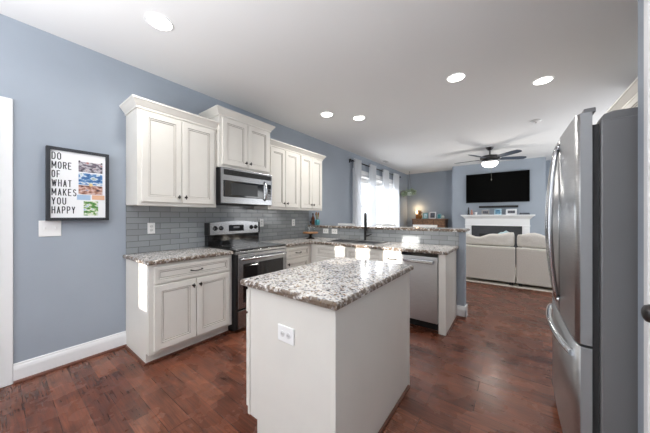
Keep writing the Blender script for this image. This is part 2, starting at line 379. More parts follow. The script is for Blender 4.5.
# ---- window on the left wall
bm = B(); y0, y1, z0, z1 = WIN
for a, b in ((y0 - .09, y0), (y1, y1 + .09)): add_box(bm, .001, .018, a, b, z0 - .02, z1 + .09, .003)
add_box(bm, .001, .02, y0 - .1, y1 + .1, z1, z1 + .1, .003); add_box(bm, -.02, .05, y0 - .11, y1 + .11, z0 - .035, z0 - .0, .004); add_box(bm, .001, .016, y0 - .09, y1 + .09, z0 - .12, z0 - .035)
win = struct('window_1', bm, TRIM)
n = 3; ww = (y1 - y0) / n
for k in range(n):
    a, b = y0 + k * ww, y0 + (k + 1) * ww
    bm = B(); zm = (z0 + z1) / 2
    for (p, q, r, s) in ((a, a + .05, z0, z1), (b - .05, b, z0, z1), (a + .05, b - .05, z0, z0 + .05), (a + .05, b - .05, z1 - .05, z1), (a + .05, b - .05, zm - .025, zm + .025)): add_box(bm, -.09, -.04, p, q, r, s, .003)
    add_box(bm, -.075, -.06, (a + b) / 2 - .009, (a + b) / 2 + .009, z0 + .05, z1 - .05)
    f = struct('window_sash', bm, TRIM, win)
    bm = B(); add_box(bm, -.068, -.064, a + .05, b - .05, z0 + .05, z1 - .05); struct('pane', bm, GLASS, win)
    bl = thing('window_blind', ['raised white blind at the top of the near window, behind the sheers', 'raised white blind at the top of the middle window between two sheers', 'raised white blind at the top of the far window, nearest the back wall'][k], 'blind', (-.03, (a + b) / 2, z1 - .2), 0, 'raised window blinds')
    h = ww / 2 - .02
    boxes('headrail', [(-.008, .03, -h, h, .15, .195)], WHITE, bl, .003)
    bm = B()
    for q in range(11): add_box(bm, -.005, .026, -h + .005, h - .005, .012 * q + .008, .012 * q + .016)
    obj('slat_stack', bm, WHITE, bl)
    boxes('bottom_rail', [(-.008, .03, -h, h, -.01, .006)], WHITE, bl, .003)

# ---- backsplash (structure)
bm = B(); add_box(bm, .0005, .010, .80, 3.59, .9145, 1.42); add_box(bm, .0005, .010, 1.58, 2.34, 1.42, 1.62); struct('backsplash_left', bm, TILEY)
bm = B(); add_box(bm, .011, 2.535, 3.589, 3.5995, .9145, 1.0895); struct('backsplash_peninsula', bm, TILEX)

# ================================================================== CABINETS
def door_panel(bm, x0, x1, z0, z1, yf, t=.02, fr=.055, small=False):
    """framed door front: faces -y, back at yf, front at yf - t, stepped recess to the flat centre panel"""
    if small: fr = .032
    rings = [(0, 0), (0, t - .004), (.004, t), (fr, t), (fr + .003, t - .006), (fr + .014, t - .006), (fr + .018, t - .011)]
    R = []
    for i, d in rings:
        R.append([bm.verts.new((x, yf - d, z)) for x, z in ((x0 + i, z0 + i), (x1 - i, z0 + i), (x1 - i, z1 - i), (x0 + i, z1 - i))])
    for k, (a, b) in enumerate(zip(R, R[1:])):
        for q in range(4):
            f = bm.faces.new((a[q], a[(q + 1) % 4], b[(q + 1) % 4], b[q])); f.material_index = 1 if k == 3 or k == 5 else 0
    bm.faces.new(R[-1]); bm.faces.new(R[0][::-1])
def knob(parent, x, y, z):
    bm = B(); add_lathe(bm, [(.009, 0), (.006, -.004), (.005, -.014), (.010, -.018), (.013, -.024), (.010, -.030), (.002, -.032)], (x, y, z), 14, 'Y')
    add_box(bm, x - .005, x + .005, y - .028, y - .020, z - .022, z + .022, .003)
    return obj('knob', bm, BRONZE, parent)
def pull(parent, x, y, z):
    bm = B(); w = .052
    add_tube(bm, [(x - w, y, z), (x - w, y - .018, z), (x - w * .6, y - .027, z - .003), (x, y - .03, z - .005), (x + w * .6, y - .027, z - .003), (x + w, y - .018, z), (x + w, y, z)], [.007, .006, .0045, .005, .0045, .006, .007], 10)
    return obj('pull', bm, BRONZE, parent)
CROWN = [(0, 0), (.010, 0), (.010, .018), (.016, .024), (.036, .052), (.046, .066), (.052, .070), (.052, .086), (0, .086)]
def crown(parent, x0, x1, d, z, left=True, right=True):
    bm = B(); rows = []
    for o_, h in CROWN:
        l = o_ if left else 0; r = o_ if right else 0
        rows.append([bm.verts.new(p) for p in ((x0 - l, -.002, z + h), (x0 - l, -d - o_, z + h), (x1 + r, -d - o_, z + h), (x1 + r, -.002, z + h))])
    for a, b in zip(rows, rows[1:]):
        for k in range(3): bm.faces.new((a[k], a[k + 1], b[k + 1], b[k]))
    bm.faces.new(rows[-1]); bm.faces.new([r[0] for r in rows]); bm.faces.new([r[3] for r in rows])
    return obj('crown_molding', bm, CAB, parent)
def fronts(t, d, items):
    for kind, x0, x1, z0, z1, hw in items:
        bm = B(); door_panel(bm, x0, x1, z0, z1, -d - .0005, small=(kind != 'door'))
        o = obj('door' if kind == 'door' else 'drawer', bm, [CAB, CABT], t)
        yk = -d - .0205
        if hw == 'pull': pull(o, (x0 + x1) / 2, yk, (z0 + z1) / 2)
        elif hw: knob(o, x0 + .03 if hw[0] == 'l' else x1 - .03, yk, z0 + .06 if hw[1] == 'b' else z1 - .06)
def upper(label, w, d, z0, z1, doors, loc, rot, cl=True, cr=True, name='wall_cabinet', rev=(.03, .03)):
    t = thing(name, label, 'cabinet', loc, rot)
    bm = B(); add_box(bm, .0, w, -d, -.002, z0, z1, .0015); add_box(bm, .0, w, -d - .001, -d + .02, z0 - .006, z0 + .002); obj('body', bm, CAB, t)
    crown(t, 0, w, d, z1 - .02, cl, cr)
    n = doors; g = .006; l, r = rev
    dw = (w - l - r - g * (n - 1)) / n
    fronts(t, d, [('door', l + k * (dw + g), l + k * (dw + g) + dw, z0 + .028, z1 - .035, ('rb' if k % 2 == 0 else 'lb')) for k in range(n)])
    return t
# left run, facing +x  (local x runs along +y)
R90 = PI / 2
upper('tall white two-door wall cabinet at the left end of the run, beside the framed quote', .765, .325, 1.40, 2.315, 2, (0, .80, 0), R90)
upper('short white two-door wall cabinet raised above the microwave', .762, .375, 1.872, 2.485, 2, (0, 1.572, 0), R90, rev=(.035, .035))
upper('white two-door wall cabinet just right of the microwave', .64, .325, 1.40, 2.318, 2, (0, 2.338, 0), R90, False, False)
upper('white two-door wall cabinet at the far end of the run, by the blue wall', .61, .325, 1.40, 2.318, 2, (0, 2.98, 0), R90, False, True)
# right side beyond the fridge
upper('white crowned wall cabinet on the right wall, rising behind the fridge', 1.5, .33, 1.42, 2.315, 4, (4.249, 4.2, 0), -R90, name='wall_cabinet')

def base(label, w, d, items, loc, rot, toe_shoe=True, name='base_cabinet', left_panel=True, hollow=False):
    t = thing(name, label, 'cabinet', loc, rot)
    bm = B(); zt = .876
    # side profile with toe notch, extruded along local x
    prof = [(-.002, .0), (-d + .07, 0), (-d + .07, .10), (-d, .10), (-d, zt), (-.002, zt)]
    a = [bm.verts.new((0, y, z)) for y, z in prof]; b = [bm.verts.new((w, y, z)) for y, z in prof]
    n = len(prof)
    if hollow:
        bm.free(); bm = B()
        for q in ((0, w, -d, -d + .02, .10, zt), (0, .018, -d + .0205, -.002, .10, zt), (w - .018, w, -d + .0205, -.002, .10, zt), (.0185, w - .0185, -.02, -.002, .10, zt), (0, w, -d + .07, -.002, 0, .0995)): add_box(bm, *q)
    else:
        bm.faces.new(a); bm.faces.new(b[::-1])
        for k in range(n): bm.faces.new((a[k], a[(k + 1) % n], b[(k + 1) % n], b[k]))
    obj('body', bm, CAB, t)
    if toe_shoe:
        bm = B(); add_box(bm, .0, w, -d + .052, -d + .0695, 0, .018, .004)
        if left_panel: add_box(bm, -.018, -.0005, -d + .052, -.037, 0, .018, .004)
        obj('shoe_molding', bm, SHOE, t)
    fronts(t, d, items)
    return t
base('white base cabinet left of the stove, one wide drawer over two doors', .785, .61,
     [('drawer', .035, .750, .705, .850, 'pull'), ('door', .035, .389, .125, .690, 'rt'), ('door', .396, .750, .125, .690, 'lt')], (0, .80, 0), R90)
base('narrow white base cabinet right of the stove, single drawer over one door', .575, .61,
     [('drawer', .035, .50, .705, .850, 'pull'), ('door', .035, .50, .125, .690, 'lt')], (0, 2.367, 0), R90, left_panel=False)
base('wide white sink cabinet below the faucet with two false drawer fronts', 1.20, .645,
     [('drawer', .115, .632, .705, .850, None), ('drawer', .655, 1.175, .705, .850, None), ('door', .115, .632, .125, .690, 'rt'), ('door', .655, 1.175, .125, .690, 'lt')], (.612, 3.588, 0), 0, left_panel=False, hollow=True)
base('narrow white base cabinet squeezed between the sink cabinet and the dishwasher', .204, .645,
     [('drawer', .012, .192, .705, .850, 'pull'), ('door', .012, .192, .125, .690, 'rt')], (1.814, 3.588, 0), 0, left_panel=False)
# end panel of the peninsula
t = thing('end_panel', 'white panel closing the end of the peninsula, right of the dishwasher', 'cabinet panel', (2.436, 3.588, 0))
boxes('filler_strip', [(0, .074, -.645, -.62, 0, .876)], CAB, t, .0015)
boxes('side_panel', [(.050, .0735, -.6195, -.001, 0, .876)], CAB, t, .0015)
boxes('shoe_molding', [(.0745, .09, -.62, -.035, 0, .018)], SHOE, t, .004)

# ---- countertops
def counter(name, label, polys, z0, z1, holes_=None, loc=(0, 0, 0)):
    """polys: outline; top gets granite, eased edge rows get the chiselled stone"""
    bm = B(); e = .012
    n = len(polys)
    def inset(p, o):
        out = []
        for k in range(n):
            a, b, c = Vector(p[k - 1]), Vector(p[k]), Vector(p[(k + 1) % n])
            d1 = (b - a).normalized(); d2 = (c - b).normalized(); n1 = Vector((-d1.y, d1.x)); n2 = Vector((-d2.y, d2.x))
            out.append(b + (n1 + n2) * o / (1 + n1.dot(n2)))
        return out
    lv = [(.008, z0, 1), (0.0, z0 + .006, 1), (0.0, z1 - .012, 1), (.004, z1 - .004, 1), (.010, z1, 0)]
    R = [[bm.verts.new((q.x, q.y, z)) for q in inset(polys, o)] for o, z, _ in lv]
    for i, (a, b) in enumerate(zip(R, R[1:])):
        for k in range(n):
            f = bm.faces.new((a[k], a[(k + 1) % n], b[(k + 1) % n], b[k])); f.material_index = 1
    edges = [bm.edges.get((R[-1][k], R[-1][(k + 1) % n])) for k in range(n)]
    bed = [bm.edges.get((R[0][k], R[0][(k + 1) % n])) for k in range(n)]
    if holes_:
        for (hx0, hx1, hy0, hy1) in holes_:
            top = [bm.verts.new((x, y, z1)) for x, y in ((hx0, hy0), (hx1, hy0), (hx1, hy1), (hx0, hy1))]
            bot = [bm.verts.new((v.co.x, v.co.y, z0)) for v in top]
            for k in range(4):
                f = bm.faces.new((top[k], bot[k], bot[(k + 1) % 4], top[(k + 1) % 4])); f.material_index = 1
                edges.append(bm.edges.get((top[k], top[(k + 1) % 4]))); bed.append(bm.edges.get((bot[k], bot[(k + 1) % 4])))
    bmesh.ops.triangle_fill(bm, edges=edges, use_beauty=True); bmesh.ops.triangle_fill(bm, edges=bed, use_beauty=True)
    o = obj(name, bm, [GRAN, GRANE]); o.location = loc
    return tag(o, label, 'countertop')
ZC0, ZC = .877, .914
counter('countertop', 'small speckled granite countertop on the base cabinet left of the stove', [(.001, .775), (.648, .775), (.648, 1.583), (.001, 1.583)], ZC0, ZC)
counter('countertop', 'L-shaped speckled granite countertop around the sink and over the dishwasher', [(.011, 2.369), (.648, 2.369), (.648, 2.905), (2.535, 2.905), (2.535, 3.588), (.011, 3.588)], ZC0, ZC, [(.86, 1.60, 3.06, 3.44)])
counter('countertop', 'raised narrow granite bar ledge along the top of the peninsula wall', [(.001, 3.565), (2.615, 3.565), (2.615, 3.95), (.001, 3.95)], 1.0905, 1.128)

# ---- island
t = thing('kitchen_island', 'freestanding white kitchen island with plain panelled sides under its own granite top', 'kitchen island', (1.822, .925, 0))
bm = B(); iw, idp = .630, .99
prof = [(.08, 0), (iw, 0), (iw, .876), (0, .876), (0, .11), (.08, .11)]
a = [bm.verts.new((x, 0, z)) for x, z in prof]; b = [bm.verts.new((x, idp, z)) for x, z in prof]; n = len(prof)
bm.faces.new(a); bm.faces.new(b[::-1])
for k in range(n): bm.faces.new((a[k], a[(k + 1) % n], b[(k + 1) % n], b[k]))
obj('body', bm, CAB, t)
boxes('corner_trim', [(-.004, .016, -.006, .02, .11, .876)], CAB, t, .002)
boxes('corner_trim', [(iw - .022, iw + .006, -.006, .022, 0, .876)], CAB, t, .002)
boxes('corner_trim', [(iw - .02, iw + .006, idp - .022, idp + .006, 0, .876)], CAB, t, .002)
boxes('shoe_molding', [(iw + .001, iw + .016, .022, idp - .022, 0, .018)], SHOE, t, .004)
for k in range(2):
    for kind, za, zb in (('drawer', .72, .85), ('door', .155, .705)):
        bm = B(); door_panel(bm, .03 + k * .49, .03 + k * .49 + .475, za, zb, 0, small=kind == 'drawer')
        bmesh.ops.transform(bm, matrix=Matrix.Translation((-.0005, idp, 0)) @ Matrix.Rotation(-R90, 4, 'Z'), verts=bm.verts[:])
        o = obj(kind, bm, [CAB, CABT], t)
tp = counter('top', '', [(1.782, .894), (2.480, .894), (2.476, 1.96), (1.782, 1.96)], ZC0, ZC)
tp.name = 'granite_top'; del tp['label']; del tp['category']; tp.parent = t; tp.location = (-1.822, -.925, 0)

# ================================================================== APPLIANCES
# ---- stove
t = thing('stove', 'black and stainless freestanding electric stove between the base cabinets', 'stove', (0.012, 1.592, 0), R90)
rw = .765; rd = .625
boxes('body', [(.002, rw - .002, -rd, -.03, .03, .900), (.004, .0295, -rd - .034, -rd + .001, .045, .87)], BLACKM, t, .002)
boxes('kick_base', [(.03, rw - .03, -rd + .06, -.05, 0, .03)], BLACKM, t)
bm = B(); add_box(bm, 0, rw, -rd - .03, -.06, .9005, .922, .006, 2)
ck = obj('cooktop', bm, BLACK, t)
for x, y, r in ((.2, -.47, .10), (.56, -.47, .085), (.2, -.2, .075), (.56, -.2, .1)):
    bm = B(); add_lathe(bm, [(r, .9222), (r, .9228), (r - .004, .9229), (r - .004, .9222)], (x, y, 0), 32, cap=False); obj('burner_ring', bm, DGREY, ck)
# backguard
bm = B(); add_prism(bm, [(0, 0)] * 0 or [(.0, -.085), (rw, -.085), (rw, -.002), (.0, -.002)], .9225, 1.06); obj('backguard_base', bm, BLACK, t)
bm = B(); segs = 14; fr = []; bk = []
pts = [(0, 1.0605)] + [(rw, 1.0605)] + [(rw - rw * k / segs, 1.205 + .028 * math.sin(PI * k / segs)) for k in range(segs + 1)]
fr = [bm.verts.new((x, -.098 + (z - 1.06) * .01, z)) for x, z in pts]; bk = [bm.verts.new((x, -.004, z)) for x, z in pts]
bm.faces.new(fr); bm.faces.new(bk[::-1])
for k in range(len(pts)): bm.faces.new((fr[k], fr[(k + 1) % len(pts)], bk[(k + 1) % len(pts)], bk[k]))
pn = obj('control_panel', bm, STEEL, t)
boxes('end_cap', [(-.006, .012, -.11, -.003, 1.055, 1.21)], BLACKM, t, .003); boxes('end_cap', [(rw - .012, rw + .002, -.11, -.003, 1.055, 1.21)], BLACKM, t, .003)
for x in (.085, .165, .625, .70):
    bm = B(); add_lathe(bm, [(.030, 0), (.030, -.006), (.022, -.008), (.020, -.028), (.012, -.030)], (x, -.092, 1.140), 20, 'Y'); add_box(bm, x - .004, x + .004, -.128, -.118, 1.122, 1.158, .002); obj('knob', bm, BLACK, pn)
boxes('display', [(.27, .50, -.0995, -.09, 1.095, 1.178)], BLACK, pn, .003)
boxes('clock_window', [(.34, .43, -.1005, -.0993, 1.135, 1.16)], DGREY, pn)
# oven door
bm = B(); add_box(bm, .03, rw - .006, -rd - .042, -rd - .001, .265, .868, .005, 2); dr = obj('oven_door', bm, STEEL, t)
boxes('oven_window', [(.115, rw - .085, -rd - .045, -rd - .04, .345, .735)], GLASSB, dr, .004)
boxes('window_border', [(.095, rw - .065, -rd - .0435, -rd - .041, .325, .755)], BLACK, dr, .003)
bm = B(); hz = .815
add_tube(bm, [(.06, -rd - .04, hz), (.06, -rd - .075, hz), (.09, -rd - .088, hz), (.2, -rd - .095, hz), (rw / 2, -rd - .1, hz), (rw - .2, -rd - .095, hz), (rw - .09, -rd - .088, hz), (rw - .05, -rd - .075, hz), (rw - .05, -rd - .04, hz)], .014, 12)
obj('handle', bm, CHROME, dr)
bm = B(); add_box(bm, .0, rw, -rd - .03, -rd - .0005, .872, .900, .003); obj('front_trim', bm, STEEL, t)
bm = B(); add_box(bm, .03, rw - .006, -rd - .036, -rd - .001, .045, .243, .005, 2); obj('storage_drawer', bm, STEEL, t)
# ---- microwave
t = thing('microwave', 'stainless over-the-range microwave hung under the short cabinet', 'microwave', (0.012, 1.576, 0), R90)
mw = .755; md = .385; z0, z1 = 1.442, 1.864
boxes('body', [(0, mw, -md, -.002, z0, z1)], BLACKM, t, .003)
bm = B(); add_box(bm, 0, mw, -md - .022, -md - .0005, z0, z1, .006, 2); fc = obj('front_panel', bm, STEEL, t)
bm = B(); add_box(bm, .03, mw - .02, -md - .0245, -md - .02, z1 - .085, z1 - .022, .002)
for k in range(4): add_box(bm, .035, mw - .025, -md - .028, -md - .024, z1 - .08 + k * .015, z1 - .074 + k * .015)
obj('vent_grille', bm, BLACKM, t)
bm = B(); add_box(bm, .03, .60, -md - .034, -md - .0225, z0 + .08, z1 - .15, .004); dr = obj('door', bm, BLACK, t)
boxes('door_window', [(.12, .50, -md - .0355, -md - .033, z0 + .105, z1 - .175)], mat('mesh_window', (40, 42, 45), .3), dr, .002)
bm = B(); hx = .625
add_tube(bm, [(hx, -md - .02, z0 + .06), (hx, -md - .05, z0 + .085), (hx, -md - .062, z0 + .2), (hx, -md - .05, z1 - .14), (hx, -md - .02, z1 - .115)], .012, 10)
obj('handle', bm, CHROME, t)
kp = boxes('keypad', [(.655, .735, -md - .026, -md - .02, z0 + .07, z1 - .14)], BLACK, t, .002)
bm = B()
for i in range(3):
    for j in range(5): add_box(bm, .662 + i * .024, .68 + i * .024, -md - .0275, -md - .0255, z0 + .085 + j * .03, z0 + .098 + j * .03)
obj('keys', bm, DGREY, kp)
# ---- dishwasher
t = thing('dishwasher', 'stainless dishwasher with a bar handle at the end of the peninsula', 'dishwasher', (2.021, 3.588, 0))
dw = .412; dd = .645
boxes('body', [(.004, dw - .004, -.61, -.02, .09, .868)], BLACKM, t)
boxes('kick_plate', [(.004, dw - .004, -.56, -.5, 0, .10)], BLACKM, t)
bm = B(); add_box(bm, .003, dw - .003, -dd - .015, -.612, .105, .835, .005, 2); dr = obj('door', bm, DSTEEL, t)
boxes('control_strip', [(.003, dw - .003, -dd - .012, -.612, .838, .872)], BLACK, t, .003)
bm = B(); hz = .785
add_box(bm, .035, dw - .035, -dd - .062, -dd - .042, hz - .020, hz + .020, .008, 3)
for x in (.055, dw - .075): add_box(bm, x, x + .02, -dd - .045, -dd - .014, hz - .012, hz + .012)
obj('handle', bm, CHROME, dr)
# ---- fridge
t = thing('refrigerator', 'tall stainless french door fridge standing at the right edge', 'refrigerator', (4.13, 2.495, 0), -R90)
fw = .913; fd = .735                          # local x -> world -y ; local -y -> world -x
boxes('body', [(.004, fw - .004, -fd, -.0, .03, 1.708)], DGREY, t, .006, 2)
boxes('foot_grille', [(.02, fw - .02, -fd - .02, -fd + .1, 0, .075)], BLACKM, t)
pr = [(-fd + .004, 1.7085), (-fd + .012, 1.736), (-fd + .04, 1.745), (-fd + .12, 1.742), (-fd + .28, 1.725), (-fd + .36, 1.7085)]
for xa, xb in ((.02, .12), (fw - .12, fw - .02)):
    bm = B(); a = [bm.verts.new((xa, y, z)) for y, z in pr]; b = [bm.verts.new((xb, y, z)) for y, z in pr]
    bm.faces.new(a); bm.faces.new(b[::-1])
    for k in range(len(pr)): bm.faces.new((a[k], a[(k + 1) % len(pr)], b[(k + 1) % len(pr)], b[k]))
    obj('hinge_cover', bm, DGREY, t)
def bowed(x0, x1, z0, z1, name, lab=None):
    bm = B(); n = 16; F = []; Bk = []
    prof = lambda x: -fd - .075 - .009 * math.sin(PI * max(0, min(1, x / fw)))
    xs = [x0 + (x1 - x0) * k / n for k in range(n + 1)]
    edge = lambda x: .012 * (1 - min(1, min(x - x0, x1 - x) / .014)) 
    for z in (z0, z1):
        F.append([bm.verts.new((x, prof(x) + edge(x), z)) for x in xs]); Bk.append([bm.verts.new((x, -fd - .026, z)) for x in xs])
    for k in range(n):
        f = bm.faces.new((F[0][k], F[0][k + 1], F[1][k + 1], F[1][k])); f.smooth = True; f.material_index = 0
        f = bm.faces.new((Bk[0][k], Bk[0][k + 1], Bk[1][k + 1], Bk[1][k])); f.material_index = 1
        for j in (0, 1):
            f = bm.faces.new((F[j][k], F[j][k + 1], Bk[j][k + 1], Bk[j][k])); f.material_index = 1
    for k in (0, n):
        f = bm.faces.new((F[0][k], F[1][k], Bk[1][k], Bk[0][k])); f.material_index = 1
    return obj(name, bm, [FSTEEL, MGREY], t)
zs = .712
dL = bowed(.003, fw / 2 - .003, zs + .006, 1.752, 'door'); dR = bowed(fw / 2 + .003, fw - .003, zs + .006, 1.752, 'door')
fz = bowed(.003, fw - .003, .085, zs - .006, 'freezer_drawer')
boxes('gasket', [(.03, fw - .03, -fd - .0255, -fd - .0005, .09, 1.70)], mat('gasket_grey', (58, 58, 60), .6), t)
for d_, s in ((dL, -1), (dR, 1)):
    bm = B(); xc = fw / 2 + s * .035; pts = []
    for k in range(17):
        u = k / 16; bow = math.sin(PI * u)
        pts.append((fw / 2 + s * (.022 + .020 * bow), -fd - .094 - .037 * bow ** .8, .80 + (1.70 - .80) * u))
    add_tube(bm, pts, [.011 + .004 * math.sin(PI * k / 16) for k in range(17)], 12)
    add_lathe(bm, [(.016, -fd - .08), (.016, -fd - .10)], (fw / 2 + s * .022, 0, .80), 14, 'Y'); add_lathe(bm, [(.016, -fd - .08), (.016, -fd - .10)], (fw / 2 + s * .022, 0, 1.70), 14, 'Y')
    obj('handle', bm, CHROME, d_)
bm = B(); pts = []
for k in range(17):
    u = k / 16; x = .06 + (fw - .12) * u
    pts.append((x, -fd - .081 - .009 * math.sin(PI * x / fw) - .034 * math.sin(PI * u) ** .7, .648))
add_tube(bm, pts, .015, 12); obj('handle', bm, CHROME, fz)
bm = B(); add_box(bm, fw - .10, fw - .02, -fd - .05, -fd - .012, 1.7525, 1.775, .003); obj('top_hinge', bm, DGREY, dR)

# ================================================================== SINK, FAUCET, OUTLETS, COUNTER ITEMS
t = thing('kitchen_sink', 'stainless double-bowl sink set into the peninsula counter below the faucet', 'sink', (1.23, 3.25, .914))
bm = B(); ox, oy = .395, .215
add_box(bm, -ox, ox, -oy, -oy + .03, -.002 + .003, .010, .003); add_box(bm, -ox, ox, oy - .05, oy, .001, .010, .003)
add_box(bm, -ox, -ox + .03, -oy + .03, oy - .05, .001, .010, .003); add_box(bm, ox - .03, ox, -oy + .03, oy - .05, .001, .010, .003); add_box(bm, -.015, .015, -oy + .03, oy - .05, .001, .010, .003)
obj('rim', bm, SINKM, t)
for xa, xb in ((-.362, -.016), (.016, .362)):
    bm = B(); ya, yb = -.182, .162
    V = [[bm.verts.new((x, y, z)) for x, y in ((xa + i, ya + i), (xb - i, ya + i), (xb - i, yb - i), (xa + i, yb - i))] for i, z in ((0, .004), (.006, -.15), (.03, -.18))]
    for a, b in zip(V, V[1:]):
        for k in range(4): bm.faces.new((a[k], a[(k + 1) % 4], b[(k + 1) % 4], b[k]))
    bm.faces.new(V[-1]); obj('bowl', bm, SINKM, t)
t = thing('faucet', 'matte black pull-down faucet standing behind the sink', 'faucet', (1.235, 3.515, .9142), math.radians(30))
bm = B(); add_lathe(bm, [(.028, 0), (.028, .008), (.019, .014), (.020, .10), (.019, .12), (.0185, .24)], (0, 0, 0), 18); obj('body', bm, BLACKM, t, True)
bm = B(); arc = [(0, 0, .24)] + [(0, -.085 + .085 * math.cos(a), .32 + .095 * math.sin(a)) for a in [PI * k / 10 for k in range(11)]] + [(0, -.17, .29)]
add_tube(bm, arc, .019, 12); obj('spout', bm, BLACKM, t)
bm = B(); add_lathe(bm, [(.018, .30), (.022, .27), (.023, .20), (.026, .17), (.02, .165)], (0, -.17, 0), 16); obj('spray_head', bm, BLACKM, t)
bm = B(); add_tube(bm, [(.014, 0, .07), (.045, 0, .075), (.10, -.01, .10)], [.012, .009, .006], 10); obj('lever', bm, BLACKM, t)

def outlet(label, loc, rot, w=.074, h=.118, kind='outlet', gangs=1, name='wall_outlet', cat='outlet'):
    t = thing(name, label, cat, loc, rot)
    bm = B(); add_box(bm, -w / 2, w / 2, -.007, -.0005, -h / 2, h / 2, .003, 2); obj('cover_plate', bm, WHITE, t)
    for g in range(gangs):
        x = (g - (gangs - 1) / 2) * w / gangs
        if kind == 'outlet':
            vert = h > w or gangs > 1
            for s in (-1, 1):
                px, pz = (x, s * .02) if vert else (x + s * .022, 0)
                bm = B(); add_lathe(bm, [(.0155, -.007), (.0155, -.0095), (.013, -.010)], (px, 0, pz), 16, 'Y'); r = obj('receptacle', bm, mat('socket_grey', (226, 226, 225), .4), t)
                boxes('slots', [(px - .007, px - .005, -.0108, -.0098, pz - .005, pz + .005), (px + .005, px + .007, -.0108, -.0098, pz - .005, pz + .005)], BLACKM, r)
        else:
            boxes('toggle', [(x - .005, x + .005, -.022, -.0075, -.006, .012)], WHITE, t, .002)
    return t
outlet('white two-gang light switch plate just below the framed quote', (0, .289, 1.190), R90, .128, .132, 'switch', 2, 'light_switch', 'light switch')
outlet('white outlet on grey tile above the counter left of the stove', (.0105, 1.015, 1.165), R90, .07, .115)
outlet('white outlet on grey tile just right of the stove control panel', (.0105, 2.475, 1.195), R90)
outlet('white outlet on the left grey tile, nearest the cake stand', (.0105, 3.17, 1.185), R90)
outlet('left white plate of the pair on the tile below the bar ledge', (.41, 3.5885, 1.03), 0, .118, .085, 'outlet', 1)
outlet('right white plate of the pair below the bar ledge, nearer the faucet', (.60, 3.5885, 1.03), 0, .118, .085, 'outlet', 1)
outlet('white outlet set sideways on the near face of the island', (2.142, .925, .674), 0, .118, .085, 'outlet', 1)

t = thing('cake_stand', 'wooden cake stand with a clear glass dome in the counter corner', 'cake stand', (.33, 3.26, .9142))
bm = B(); add_lathe(bm, [(.075, 0), (.075, .012), (.025, .025), (.02, .06), (.05, .085)], n=24); obj('foot', bm, BRONZE, t)
bm = B(); add_lathe(bm, [(.05, .0855), (.128, .09), (.13, .10), (.128, .112), (.0, .112)], n=32); obj('plate', bm, LWOOD, t)
bm = B(); add_lathe(bm, [(.098, .1125), (.098, .20), (.085, .235), (.05, .255), (.01, .26)], n=28, cap=False); dm = obj('dome', bm, DOME, t)
bm = B(); add_lathe(bm, [(.008, .2605), (.006, .27), (.015, .282), (.012, .294), (.002, .297)], n=14); obj('dome_knob', bm, BRONZE, dm)
t = thing('bottle', 'tall brown bottle on the bar ledge against the blue wall', 'bottle', (.052, 3.66, 1.1282))
bm = B(); add_lathe(bm, [(.032, 0), (.034, .004), (.034, .12), (.026, .145), (.013, .165), (.012, .20)], n=20); obj('glass_body', bm, BROWN, t, True)
bm = B(); add_lathe(bm, [(.014, .2005), (.014, .222), (.011, .224)], n=16); obj('cap', bm, BRONZE, t)
t = thing('utensil_crock', 'teal crock holding utensils beside the brown bottle on the bar ledge', 'utensil crock', (.145, 3.68, 1.1282))
bm = B(); add_lathe(bm, [(.038, 0), (.044, .004), (.047, .05), (.045, .105), (.041, .105), (.042, .02), (.001, .01)], n=24, cap=False); obj('pot', bm, TEAL, t, True)
SP = ['tall wooden spoon leaning left in the teal crock, nearest the brown bottle', 'woven brown utensil standing at the back of the teal crock', 'wooden spoon leaning right in the teal crock', 'green utensil at the front right of the teal crock', 'wooden spoon at the front left of the teal crock']
for k, (dx, dy, hh, m_) in enumerate(((-.03, .01, .25, LWOOD), (.0, .02, .22, WICKER), (.028, -.01, .24, LWOOD), (.012, -.024, .20, LEAF), (-.012, -.022, .23, LWOOD))):
    bm = B(); add_tube(bm, [(dx * .3, dy * .3, .026), (dx, dy, hh - .07), (dx * 1.1, dy * 1.1, hh - .05), (dx * 1.2, dy * 1.2, hh - .02), (dx * 1.25, dy * 1.25, hh)], [.005, .005, .011, .014, .006], 8); sp = tag(obj('spoon', bm, m_), SP[k], 'kitchen utensil', 'utensils in the teal crock'); sp.location = (.145, 3.68, 1.1282)

